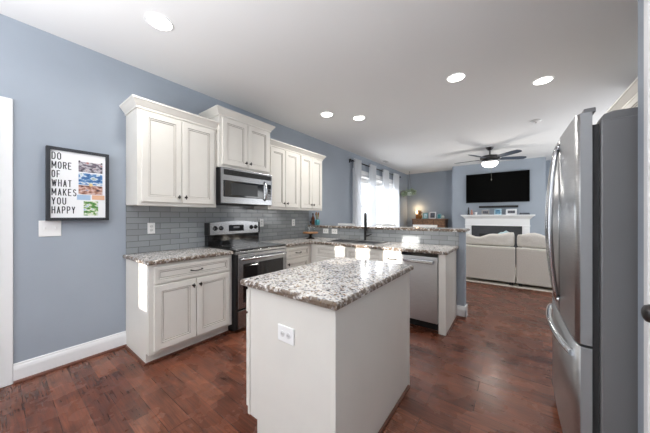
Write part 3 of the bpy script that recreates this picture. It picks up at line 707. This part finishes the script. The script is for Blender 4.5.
# ================================================================== LEFT WALL FRAME
t = thing('quote_frame', 'black shadow-box frame with DO MORE OF WHAT MAKES YOU HAPPY lettering and photos', 'framed sign', (.0006, .262, 1.255), R90)
fw_, fh = .398, .617; b_ = .025; dp = .05
bm = B()
for q in ((0, fw_, -dp, 0, 0, b_), (0, fw_, -dp, 0, fh - b_, fh), (0, b_, -dp, 0, b_, fh - b_), (fw_ - b_, fw_, -dp, 0, b_, fh - b_)): add_box(bm, *q, bev=.0015)
obj('frame', bm, FRAME, t)
boxes('backing_board', [(b_ - .002, fw_ - b_ + .002, -.038, -.002, b_ - .002, fh - b_ + .002)], PAPER, t)
ARC = lambda cx, cy, rx, ry, a0, a1, n=8: [(cx + rx * math.cos(math.radians(a0 + (a1 - a0) * k / n)), cy + ry * math.sin(math.radians(a0 + (a1 - a0) * k / n))) for k in range(n + 1)]
GLYPH = {'D': [[(0, 0), (0, 1), (.4, 1)] + ARC(.45, .68, .55, .32, 90, 0) + ARC(.45, .32, .55, .32, 0, -90) + [(0, 0)]],
         'O': [ARC(.5, .68, .5, .32, 0, 180, 12) + ARC(.5, .32, .5, .32, 180, 360, 12) + [(1, .68)]],
         'M': [[(0, 0), (0, 1), (.5, .25), (1, 1), (1, 0)]], 'R': [[(0, 0), (0, 1), (.6, 1)] + ARC(.6, .76, .4, .24, 90, -90) + [(0, .52)], [(.5, .52), (1, 0)]],
         'E': [[(1, 1), (0, 1), (0, 0), (1, 0)], [(0, .52), (.85, .52)]], 'F': [[(1, 1), (0, 1), (0, 0)], [(0, .5), (.85, .5)]],
         'W': [[(0, 1), (.25, 0), (.5, .9), (.75, 0), (1, 1)]], 'H': [[(0, 0), (0, 1)], [(1, 0), (1, 1)], [(0, .52), (1, .52)]],
         'A': [[(0, 0), (.5, 1), (1, 0)], [(.2, .3), (.8, .3)]], 'T': [[(0, 1), (1, 1)], [(.5, 1), (.5, 0)]], 'K': [[(0, 0), (0, 1)], [(1, 1), (0, .4)], [(.3, .6), (1, 0)]],
         'S': [ARC(.5, .75, .46, .25, 25, 270) + ARC(.5, .25, .5, .25, 90, -155)], 'Y': [[(0, 1), (.5, .45), (1, 1)], [(.5, .45), (.5, 0)]],
         'U': [[(0, 1), (0, .3)] + ARC(.5, .3, .5, .3, 180, 360, 12) + [(1, 1)]], 'P': [[(0, 0), (0, 1), (.6, 1)] + ARC(.6, .74, .4, .26, 90, -90) + [(0, .48)]]}
def letters(txt, x, z, w, h, y, parent, m):
    bm = B(); st = .0031; wide = {'M': 1.25, 'W': 1.35}; gap = .36
    tot = sum(wide.get(c, 1) for c in txt) + gap * (len(txt) - 1); u = w / tot; cx = x
    for c in txt:
        cw = wide.get(c, 1) * u
        for line in GLYPH[c]:
            P = [Vector((cx + st + p[0] * (cw - 2 * st), z + st + p[1] * (h - 2 * st))) for p in line]
            for a, b in zip(P, P[1:]):
                d = (b - a); 
                if d.length < 1e-6: continue
                d.normalize(); nn = Vector((-d.y, d.x)) * st; e = d * st * .55
                q = [a - e - nn, b + e - nn, b + e + nn, a - e + nn]
                f0 = [bm.verts.new((v.x, y - .0012, v.y)) for v in q]; f1 = [bm.verts.new((v.x, y + .0006, v.y)) for v in q]
                bm.faces.new(f0); bm.faces.new(f1[::-1])
                for k in range(4): bm.faces.new((f0[k], f0[(k + 1) % 4], f1[(k + 1) % 4], f1[k]))
        cx += cw + gap * u
    o = obj('lettering', bm, m, parent); o['label'] = 'dark lettering reading ' + txt
for k, (s, w) in enumerate((('DO', .055), ('MORE', .118), ('OF', .050), ('WHAT', .118), ('MAKES', .148), ('YOU', .085), ('HAPPY', .140))):
    letters(s, .031, fh - .104 - k * .0755, w, .061, -.0385, t, INK)
pm = [photo_mat('photo_group', [(.3, (40, 44, 62)), (.45, (120, 110, 120)), (.58, (205, 205, 210)), (.7, (170, 90, 80))], 30, 1),
      photo_mat('photo_waves', [(.3, (40, 80, 140)), (.5, (90, 140, 190)), (.6, (230, 238, 244)), (.75, (60, 110, 60))], 26, 3),
      photo_mat('photo_beach', [(.3, (70, 52, 60)), (.46, (170, 120, 100)), (.58, (224, 196, 186)), (.72, (100, 130, 170))], 30, 5),
      photo_mat('photo_meadow', [(.3, (40, 110, 60)), (.46, (96, 150, 70)), (.56, (240, 240, 220)), (.7, (80, 150, 220))], 26, 8)]
for (xa, xb, za, zb), m_ in zip(((.192, .352, .430, .520), (.192, .352, .318, .420), (.192, .352, .232, .312), (.225, .322, .044, .172)), pm):
    boxes('photo_print', [(xa, xb, -.0402, -.0385, za, zb)], m_, t)
boxes('paper_note', [(.182, .270, -.0405, -.0385, .182, .226)], mat('note_blue', (170, 196, 222), .6), t)
boxes('paper_note', [(.280, .366, -.0408, -.0385, .188, .228)], mat('note_peach', (226, 182, 150), .6), t)
bm = B(); add_lathe(bm, [(.013, -.0402), (.013, -.042), (.008, -.043)], (.272, 0, .318), 18, 'Y'); obj('round_sticker', bm, mat('sticker_gold', (232, 208, 150), .5), t)
for x, z in ((.197, .522), (.345, .522)):
    bm = B(); add_lathe(bm, [(.006, -.0385), (.006, -.045), (.003, -.047)], (x, 0, z), 12, 'Y'); obj('push_pin', bm, INK, t)

# ================================================================== CEILING THINGS
def can(label, x, y, e):
    t = thing('recessed_light', label, 'ceiling light', (x, y, H), 0, 'recessed ceiling lights')
    bm = B(); add_lathe(bm, [(.095, -.001), (.097, -.004), (.092, -.008), (.083, -.006), (.081, -.001)], n=32, cap=False); obj('trim_ring', bm, TRIM, t, True)
    bm = B(); add_lathe(bm, [(.082, -.001), (.082, -.0055), (.05, -.0065), (.001, -.007)], n=32); obj('lens', bm, LENS, t)
    d = bpy.data.lights.new('lamp', 'AREA'); d.shape = 'DISK'; d.size = .16; d.energy = e; d.color = (1, .97, .92); d.spread = math.radians(150)
    o = bpy.data.objects.new('lamp', d); COL.objects.link(o); o.parent = t; o.location = (0, 0, -.02)
can('recessed ceiling light nearest the camera, above the left end of the counter', .868, .789, 7)
can('recessed ceiling light at centre, left one of the pair toward the fridge', 2.59, 3.065, 7)
can('recessed ceiling light nearest the fridge, right one of the pair', 3.36, 3.72, 7)
can('recessed ceiling light above the last wall cabinet, left of the far pair', .86, 3.01, 7)
can('recessed ceiling light over the sink, right of the far pair', 1.18, 3.42, 7)
t = thing('smoke_detector', 'small white round smoke detector on the ceiling beyond the recessed lights', 'smoke detector', (3.38, 5.2, H))
bm = B(); add_lathe(bm, [(.065, -.001), (.065, -.012), (.058, -.03), (.03, -.036), (.001, -.036)], n=24); obj('housing', bm, WHITE, t)
bm = B(); add_lathe(bm, [(.012, -.0365), (.012, -.040), (.002, -.041)], n=12); obj('test_button', bm, CORD, t)
t = thing('ceiling_vent', 'long white ceiling air vent near the top of the window wall', 'air vent', (.26, 6.56, H))
boxes('frame', [(-.075, .075, -.16, -.145, -.008, -.001), (-.075, .075, .145, .16, -.008, -.001), (-.075, -.06, -.145, .145, -.008, -.001), (.06, .075, -.145, .145, -.008, -.001)], WHITE, t, .002)
bm = B()
for k in range(8): add_box(bm, -.055 + k * .015, -.048 + k * .015, -.145, .145, -.007, -.002)
obj('louvers', bm, mat('vent_grey', (190, 190, 190), .5), t)

# ---- ceiling fan
t = thing('ceiling_fan', 'dark five-blade ceiling fan with a lit glass bowl in the living room', 'ceiling fan', (2.68, 6.63, H))
bm = B(); add_lathe(bm, [(.075, -.001), (.072, -.02), (.045, -.055), (.02, -.065)], n=24); obj('canopy', bm, FANM, t, True)
bm = B(); add_lathe(bm, [(.013, -.06), (.013, -.19)], n=12); obj('downrod', bm, FANM, t)
bm = B(); add_lathe(bm, [(.03, -.16), (.09, -.175), (.165, -.19), (.19, -.22), (.185, -.26), (.13, -.285), (.10, -.29)], n=32); obj('motor', bm, FANM, t, True)
bm = B(); add_lathe(bm, [(.10, -.2905), (.12, -.295), (.168, -.30), (.172, -.33), (.160, -.335)], n=32, cap=False); obj('light_kit', bm, CHROME, t, True)
bm = B(); add_lathe(bm, [(.159, -.3255), (.158, -.35), (.135, -.395), (.09, -.425), (.045, -.437), (.001, -.44)], n=32); obj('glass_bowl', bm, GLOBE, t, True)
bm = B(); add_tube(bm, [(.03, -.02, -.43), (.03, -.02, -.70)], .0025, 6); add_lathe(bm, [(.007, -.70), (.009, -.72), (.003, -.74)], (.03, -.02, 0), 10); obj('pull_chain', bm, CORD, t)
d = bpy.data.lights.new('lamp', 'POINT'); d.energy = 14; d.color = (1, .95, .88); d.shadow_soft_size = .12
o = bpy.data.objects.new('lamp', d); COL.objects.link(o); o.parent = t; o.location = (0, 0, -.52)
for k in range(5):
    ang = math.radians(36.94 - 8 + 72 * k); bm = B()
    out = [(.22, -.055), (.30, -.066), (.60, -.072), (.70, -.06), (.725, -.02), (.725, .02), (.70, .06), (.60, .072), (.30, .066), (.22, .055)]
    add_prism(bm, out, -.008, 0)
    bmesh.ops.transform(bm, matrix=Matrix.Translation((0, 0, -.245)) @ Matrix.Rotation(ang, 4, 'Z') @ Matrix.Rotation(math.radians(-13), 4, 'X'), verts=bm.verts[:])
    bl = obj('blade', bm, FANB, t)
    bm = B(); add_box(bm, .15, .29, -.02, .02, -.258, -.2535 + .001, .002)
    bmesh.ops.transform(bm, matrix=Matrix.Rotation(ang, 4, 'Z'), verts=bm.verts[:]); obj('blade_iron', bm, FANM, bl)

# ================================================================== LIVING ROOM
# ---- curtains
t = thing('curtain_rod', 'dark curtain rod above the wide living room window', 'curtain rod', (.085, 5.0, 2.60))
bm = B(); add_tube(bm, [(0, 0, 0), (0, 3.12, 0)], .013, 12); obj('rod', bm, BRONZE, t)
for y in (-.03, 3.15):
    bm = B(); add_lathe(bm, [(.012, -.035), (.024, -.018), (.027, 0), (.024, .018), (.012, .035)], (0, y, 0), 14, 'Y'); obj('finial', bm, BRONZE, t)
for y in (.06, 3.06):
    bm = B(); add_box(bm, -.084, -.072, y - .015, y + .015, -.04, .04, .002); add_box(bm, -.072, .0, y - .006, y + .006, -.022, -.0135); obj('bracket', bm, BRONZE, t)
def curtain(label, ya, yb):
    bm = B(); n = 64; nz = 10; rows = []; folds = 4.5; mid = (ya + yb) / 2
    for j in range(nz + 1):
        z = .03 + (2.66 - .03) * j / nz; spread = 1 + .10 * (1 - j / nz)
        rows.append([bm.verts.new((.095 + .040 * math.cos(2 * PI * folds * k / n) * (1 - .25 * j / nz) + .006 * math.sin(k * 1.7 + j), mid + (k / n - .5) * (yb - ya) * spread, z)) for k in range(n + 1)])
    for a, b in zip(rows, rows[1:]):
        for k in range(n):
            f = bm.faces.new((a[k], a[k + 1], b[k + 1], b[k])); f.smooth = True
    o = obj('sheer_curtain', bm, SHEER); tag(o, label, 'curtain', 'sheer white curtains')
    return o
curtain('sheer white curtain panel nearest the kitchen, first on the rod', 5.11, 5.46)
curtain('sheer white curtain panel second from the kitchen', 5.90, 6.29)
curtain('sheer white curtain panel third from the kitchen', 6.74, 7.18)
curtain('sheer white curtain panel farthest from the kitchen, by the hanging plant', 7.54, 8.02)

# ---- bar stools
def stool(label, x, y):
    t = thing('bar_stool', label, 'bar stool', (x, y, 0), 0, 'white bar stools')
    bm = B(); add_box(bm, -.19, .19, -.19, .19, .70, .745, .012, 2); obj('seat', bm, WHITE, t)
    bm = B(); m_ = 12
    F = [[bm.verts.new((-.20 + .40 * k / m_, .165 + .03 * math.sin(PI * k / m_) + o_, z)) for k in range(m_ + 1)] for o_, z in ((0, .96), (.022, .96), (.03, 1.148), (.008, 1.148))]
    for j in range(4):
        a, b = F[j], F[(j + 1) % 4]
        for k in range(m_): bm.faces.new((a[k], a[k + 1], b[k + 1], b[k]))
    for k in (0, m_): bm.faces.new([F[j][k] for j in range(4)])
    obj('backrest', bm, WHITE, t)
    for sx in (-1, 1):
        bm = B(); add_tube(bm, [(sx * .16, .16, .74), (sx * .165, .185, 1.0)], .013, 8); obj('back_post', bm, WHITE, t)
        for sy in (-1, 1):
            bm = B(); add_tube(bm, [(sx * .15, sy * .15, .705), (sx * .2, sy * .2, 0)], [.018, .013], 8); obj('leg', bm, WHITE, t)
    for q in ((-.18, .18, -.185, -.165), (-.18, .18, .165, .185)): boxes('stretcher', [(q[0], q[1], q[2], q[3], .25, .275)], WHITE, t)
    return t
stool('white bar stool whose top shows behind the bar ledge, nearest the knee-wall end', 1.88, 4.27)
stool('white bar stool whose top shows behind the ledge, beneath the window curtains', 1.17, 4.27)
stool('white bar stool whose top shows behind the ledge, nearest the left wall', .34, 4.20)

# ---- rug and sofa
bm = B(); add_box(bm, 1.2, 4.9, 5.68, 7.9, .0005, .014, .004); o = obj('area_rug', bm, RUG); tag(o, 'cream area rug lying under the beige sofa', 'rug')
def cushion(name, x0, x1, y0, y1, z0, z1, m, parent, seed, puff=.03, sag=.02):
    bm = B(); rnd = random.Random(seed); n = 10
    bmesh.ops.create_cube(bm, size=1)
    bmesh.ops.subdivide_edges(bm, edges=bm.edges[:], cuts=n, use_grid_fill=True)
    ph = [rnd.uniform(0, 6) for _ in range(4)]
    for v in bm.verts:
        c = v.co * 2; q = [c.x, c.y, c.z]
        f = lambda a, b: (1 - abs(a) ** 4) * (1 - abs(b) ** 4)
        x = (x0 + x1) / 2 + (x1 - x0) / 2 * (c.x * (1 - .06 * (abs(c.y) ** 4 + abs(c.z) ** 4) / 2) )
        y = (y0 + y1) / 2 + (y1 - y0) / 2 * (c.y * (.55 + .45 * math.sqrt(max(0, f(c.x, c.z)))))
        z = (z0 + z1) / 2 + (z1 - z0) / 2 * (c.z * (1 - .05 * abs(c.x) ** 6))
        if c.z > 0: z += c.z * (sag * math.sin(2.6 * c.x + ph[0]) + .4 * sag * math.sin(7 * c.x + ph[1]))
        y += .006 * math.sin(8 * c.x + ph[2]) * math.sin(6 * c.z + ph[3])
        v.co = (x, y, z)
    return obj(name, bm, m, parent, True)
def sofa(label, x, w, seed):
    t = thing('sofa_section', label, 'sofa', (x, 5.74, .0145))
    bm = B(); add_box(bm, 0, w, 0, .18, .055, .70, .018, 3); obj('back', bm, SOFA, t)
    bm = B(); add_box(bm, .004, w - .004, .1805, .95, .055, .28, .015, 2); obj('base', bm, SOFA, t)
    cushion('seat_cushion', .01, w - .01, .20, .97, .282, .47, SOFAB, t, seed, sag=.008)
    cushion('back_cushion', .01, w - .01, .10, .42, .60 if False else .702, .915, SOFAB, t, seed + 1, sag=.045)
    boxes('welt', [(.012, w - .012, -.006, .004, .655, .663)], SOFAB, t, .003)
    for px, py in ((.06, .06), (w - .06, .06), (.06, .88), (w - .06, .88)):
        boxes('leg', [(px - .03, px + .03, py - .03, py + .03, 0, .0545)], BLACKM, t)
    return t
sofa('left beige sofa section seen from behind, next to the knee wall end', 2.20, .925, 21)
sofa('right beige sofa section seen from behind, next to the fridge', 3.14, .96, 34)
t = cushion('throw_pillow', 2.84, 3.05, 6.19, 6.36, .50, .975, mat('pillow_teal', (186, 208, 214), .9, noise=.3, nscale=14), None, 55)
tag(t, 'small pale teal throw pillow peeking over the left sofa section', 'pillow')

# ---- fireplace mantel
t = thing('fireplace_mantel', 'white fireplace mantel with dark slate surround below the television', 'fireplace', (2.70, 8.499, 0))
hw = .74
for s in (-1, 1):
    bm = B(); xa, xb = sorted((s * .585, s * hw)); add_box(bm, xa, xb, -.10, 0, .0, 1.04, .004); xa2, xb2 = sorted((s * .615, s * .71)); add_box(bm, xa2, xb2, -.106, -.1, .22, .98, .003); xa3, xb3 = sorted((s * .575, s * .75)); add_box(bm, xa3, xb3, -.112, 0, .0, .16, .004)
    obj('pilaster', bm, TRIM, t)
boxes('frieze', [(-hw, hw, -.10, 0, 1.0405, 1.225)], TRIM, t, .003); boxes('frieze_ledge', [(-hw - .012, hw + .012, -.115, -.0, 1.03, 1.055)], TRIM, t, .003)
bm = B(); rows = []
for o_, z in ((.0, 1.2255), (.02, 1.23), (.03, 1.25), (.055, 1.275), (.075, 1.295), (.085, 1.30), (.085, 1.3045), (0, 1.3045)):
    rows.append([bm.verts.new(p) for p in ((-hw - o_, 0, z), (-hw - o_, -.10 - o_, z), (hw + o_, -.10 - o_, z), (hw + o_, 0, z))])
for a, b in zip(rows, rows[1:]):
    for k in range(3): bm.faces.new((a[k], a[k + 1], b[k + 1], b[k]))
bm.faces.new(rows[-1]); bm.faces.new(rows[0]); bm.faces.new([r[0] for r in rows]); bm.faces.new([r[3] for r in rows]); obj('cornice', bm, TRIM, t)
boxes('shelf', [(-.845, .845, -.215, 0, 1.305, 1.34)], TRIM, t, .005, 2)
bm = B(); holes(bm, 'Y', -.03, -.002, -.584, .584, 0, 1.0295, [(-.40, .40, .0, .80)]); obj('slate_surround', bm, SLATE, t)
boxes('firebox', [(-.40, .40, -.022, -.004, .0, .80)], BLACKM, t)
MZ = 1.3402; MY = 8.40
def pframe(label, x, y, z, w, h, mf, mp, name='photo_frame', lean=10, rot=0, group=None):
    t = thing(name, label, 'picture frame', (x, y, z), rot, group); b = w * .16
    M = Matrix.Rotation(-math.radians(lean), 4, 'X')
    bm = B()
    for q in ((-w / 2, w / 2, 0, .014, 0, b), (-w / 2, w / 2, 0, .014, h - b, h), (-w / 2, -w / 2 + b, 0, .014, b, h - b), (w / 2 - b, w / 2, 0, .014, b, h - b)): add_box(bm, *q, bev=.001)
    bmesh.ops.transform(bm, matrix=M, verts=bm.verts[:]); obj('frame', bm, mf, t)
    bm = B(); add_box(bm, -w / 2 + b * .9, w / 2 - b * .9, .004, .012, b * .9, h - b * .9); bmesh.ops.transform(bm, matrix=M, verts=bm.verts[:]); obj('picture', bm, mp, t)
    bm = B(); add_tube(bm, [(0, .014 + h * .12, h * .66), (0, .07 + h * .06, .004)], .004, 6); obj('stand', bm, mf, t)
    return t
FRW = mat('frame_white', (228, 230, 232), .5); FRG = mat('frame_pewter', (150, 148, 146), .4)
pframe('pewter photo frame on the mantel, left of the three frames', 2.465, 8.37, MZ, .185, .135, FRG, PDARK)
pframe('pale blue framed print at the middle of the mantel', 2.755, 8.37, MZ, .165, .165, PALE, mat('print_blue', (90, 140, 170), .5, noise=.5, nscale=14))
pframe('white photo frame on the mantel, right of the blue print', 3.055, 8.37, MZ, .235, .15, FRW, PDARK)
t = thing('figurine', 'slim dark figurine standing at the left end of the mantel', 'figurine', (2.05, 8.38, MZ))
bm = B(); add_lathe(bm, [(.035, 0), (.035, .02), (.02, .05), (.024, .12), (.015, .17), (.018, .19), (.012, .215), (.002, .22)], n=16); obj('dark_figure', bm, BLACKM, t, True)
t = thing('figurine', 'reddish figurine on the mantel between the dark figurine and the white cup', 'figurine', (2.05, 8.38, MZ))
bm = B(); add_lathe(bm, [(.03, 0), (.03, .06), (.022, .10), (.02, .13), (.008, .155), (.001, .157)], (.08, -.01, 0), 16); obj('red_figure', bm, mat('figure_red', (170, 120, 104), .6), t, True)
t = thing('bowl', 'small white cup on the mantel beside the figurine', 'cup', (2.235, 8.37, MZ)); bm = B(); add_lathe(bm, [(.022, 0), (.03, .01), (.036, .07), (.033, .07), (.027, .015), (.001, .01)], n=18, cap=False); obj('cup_body', bm, WHITE, t, True); t.name = 'cup'
for lab, q, m_ in (('dark blue book lying flat at the right end of the mantel, lower of two', (-.11, .11, -.07, .07, 0, .026), FANB), ('dark book lying on top of the other at the right end of the mantel', (-.10, .10, -.06, .065, .0262, .048), PDARK)):
    t = thing('book', lab, 'book', (3.33, 8.38, MZ), 0, 'books lying on the mantel')
    boxes('cover', [(q[0], q[1], q[2], q[3], q[4], q[4] + .003), (q[0], q[1], q[2], q[3], q[5] - .003, q[5]), (q[0], q[1], q[2], q[2] + .004, q[4] + .003, q[5] - .003)], m_, t)
    boxes('pages', [(q[0] + .003, q[1] - .003, q[2] + .0045, q[3] - .003, q[4] + .0032, q[5] - .0032)], PAPER, t)
# ---- television and soundbar
t = thing('television', 'large black flat television mounted on the wall above the mantel', 'television', (2.71, 8.499, 2.10))
boxes('mount', [(-.25, .25, -.045, -.0005, -.2, .2)], BLACKM, t)
boxes('cabinet_back', [(-.73, .73, -.075, -.0455, -.415, .415)], BLACKM, t, .004)
boxes('screen', [(-.722, .722, -.078, -.0752, -.405, .407)], TVM, t)
t = thing('soundbar', 'long slim black soundbar on the wall between television and mantel', 'soundbar', (2.755, 8.499, 1.565))
boxes('speaker_bar', [(-.45, .45, -.085, -.02, -.028, .028)], BLACKM, t, .01, 2); boxes('wall_bracket', [(-.3, .3, -.0195, -.0005, -.015, .015)], BLACKM, t)
# ---- sideboard
t = thing('sideboard', 'brown wooden sideboard with three drawers against the back wall', 'sideboard', (.84, YB - .025, 0))
sw = .53; sd = .38; st = 1.215
boxes('top', [(-sw - .015, sw + .015, -sd - .015, 0, st - .03, st)], OAK, t, .004); boxes('case', [(-sw, sw, -sd, -.005, .55, st - .031)], mat('sideboard_dark', (84, 58, 42), .5), t, .003)
for k in range(3):
    xa = -sw + .03 + k * .34; dr = boxes('drawer', [(xa, xa + .32, -sd - .014, -sd - .0005, st - .215, st - .05)], OAK, t, .004)
    bm = B(); add_lathe(bm, [(.008, -sd - .014), (.006, -sd - .03), (.014, -sd - .036), (.004, -sd - .044)], (xa + .16, 0, st - .13), 12, 'Y'); obj('knob', bm, BRONZE, dr)
    boxes('door', [(xa, xa + .32, -sd - .014, -sd - .0005, .58, st - .235)], OAK, t, .004)
for sx in (-1, 1):
    for y in (-sd + .03, -.04): boxes('leg', [(sx * (sw - .03) - .025, sx * (sw - .03) + .025, y - .025, y + .025, 0, .5495)], OAK, t, .003)
SZ = st + .0002; SY = YB - .22
t = thing('table_lamp', 'small glowing warm lamp at the left end of the sideboard', 'lamp', (.40, SY + .07, SZ))
bm = B(); add_lathe(bm, [(.04, 0), (.045, .02), (.05, .08), (.03, .14), (.012, .17)], n=18); obj('base', bm, WICKER, t, True)
bm = B(); add_lathe(bm, [(.012, .17), (.03, .19), (.042, .23), (.03, .27), (.002, .285)], n=18); obj('bulb', bm, mat('bulb_glow', (255, 235, 200), .4, emit=(255, 206, 140), estr=7), t, True)
d = bpy.data.lights.new('lamp', 'POINT'); d.energy = 3.2; d.color = (1, .72, .4); d.shadow_soft_size = .05
o = bpy.data.objects.new('lamp', d); COL.objects.link(o); o.parent = t; o.location = (0, 0, .33)
t = thing('woven_vase', 'woven brown vase of dried stems beside the glowing lamp', 'vase', (.515, SY, SZ))
bm = B(); add_lathe(bm, [(.045, 0), (.075, .05), (.07, .10), (.045, .13), (.05, .15)], n=20); obj('vase_body', bm, WICKER, t, True)
bm = B()
for k in range(26):
    a = random.uniform(0, 6.28); r = random.uniform(.03, .10); h = random.uniform(.2, .30); add_tube(bm, [(0, 0, .12), (r * .5 * math.cos(a), r * .5 * math.sin(a), h * .75), (r * math.cos(a), r * math.sin(a), h)], [.003, .005, .009], 6)
o = obj('dried_stems', bm, WICKER, t); o['kind'] = 'stuff'
pframe('teal picture frame on the sideboard, right of the woven vase', .69, SY + .02, SZ, .15, .20, TEAL, PALE)
pframe('white photo frame standing at the middle of the sideboard', .93, SY - .02, SZ, .21, .235, FRW, PDARK)
pframe('pale blue picture frame on the sideboard, right of the white frame', 1.125, SY + .05, SZ, .13, .17, PALE, TEAL)
t = thing('jar', 'small white jar near the right end of the sideboard', 'jar', (1.26, SY - .03, SZ)); bm = B(); add_lathe(bm, [(.03, 0), (.045, .02), (.045, .07), (.028, .09)], n=18); obj('jar_body', bm, POTW, t, True); bm = B(); add_lathe(bm, [(.03, .0905), (.03, .1), (.008, .11), (.008, .125)], n=14); obj('lid', bm, POTW, t)
# ---- hanging plant
t = thing('hanging_plant', 'leafy plant in a white pot hanging from the ceiling in the far corner', 'hanging plant', (.29, 8.46, 0))
bm = B(); add_lathe(bm, [(.03, 2.0), (.07, 2.01), (.085, 2.06), (.085, 2.12), (.078, 2.12)], n=20); obj('pot', bm, POTW, t, True)
bm = B(); add_tube(bm, [(0, 0, H - .001), (0, 0, H - .03), (.015, 0, H - .045), (0, 0, H - .06)], .005, 8); obj('ceiling_hook', bm, BRONZE, t)
for k in range(3):
    a = k * 2.09 + .4; bm = B(); add_tube(bm, [(.083 * math.cos(a), .083 * math.sin(a), 2.10), (.03 * math.cos(a), .03 * math.sin(a), 2.5), (0, 0, H - .06)], .0035, 6); obj('cord', bm, CORD, t)
bm = B(); rnd = random.Random(4)
for k in range(420):
    side = rnd.choice(((-.15, -.12, 2.04), (-.12, -.10, 2.06), (.11, .05, 2.10), (.09, .03, 2.13), (.0, 0, 2.13)))
    c = Vector((side[0] + rnd.gauss(0, .05), side[1] + rnd.gauss(0, .05), side[2] + rnd.gauss(0, .045))); d1 = Vector((rnd.gauss(0, 1), rnd.gauss(0, 1), rnd.gauss(0, .6))).normalized(); d2 = d1.cross(Vector((rnd.gauss(0, 1), rnd.gauss(0, 1), 1))).normalized()
    l, w_ = rnd.uniform(.05, .085), rnd.uniform(.018, .03)
    p = [bm.verts.new(c - d1 * l * .5), bm.verts.new(c + d2 * w_), bm.verts.new(c + d1 * l * .5), bm.verts.new(c - d2 * w_)]; bm.faces.new(p)
o = obj('foliage', bm, LEAF, t); o['kind'] = 'stuff'
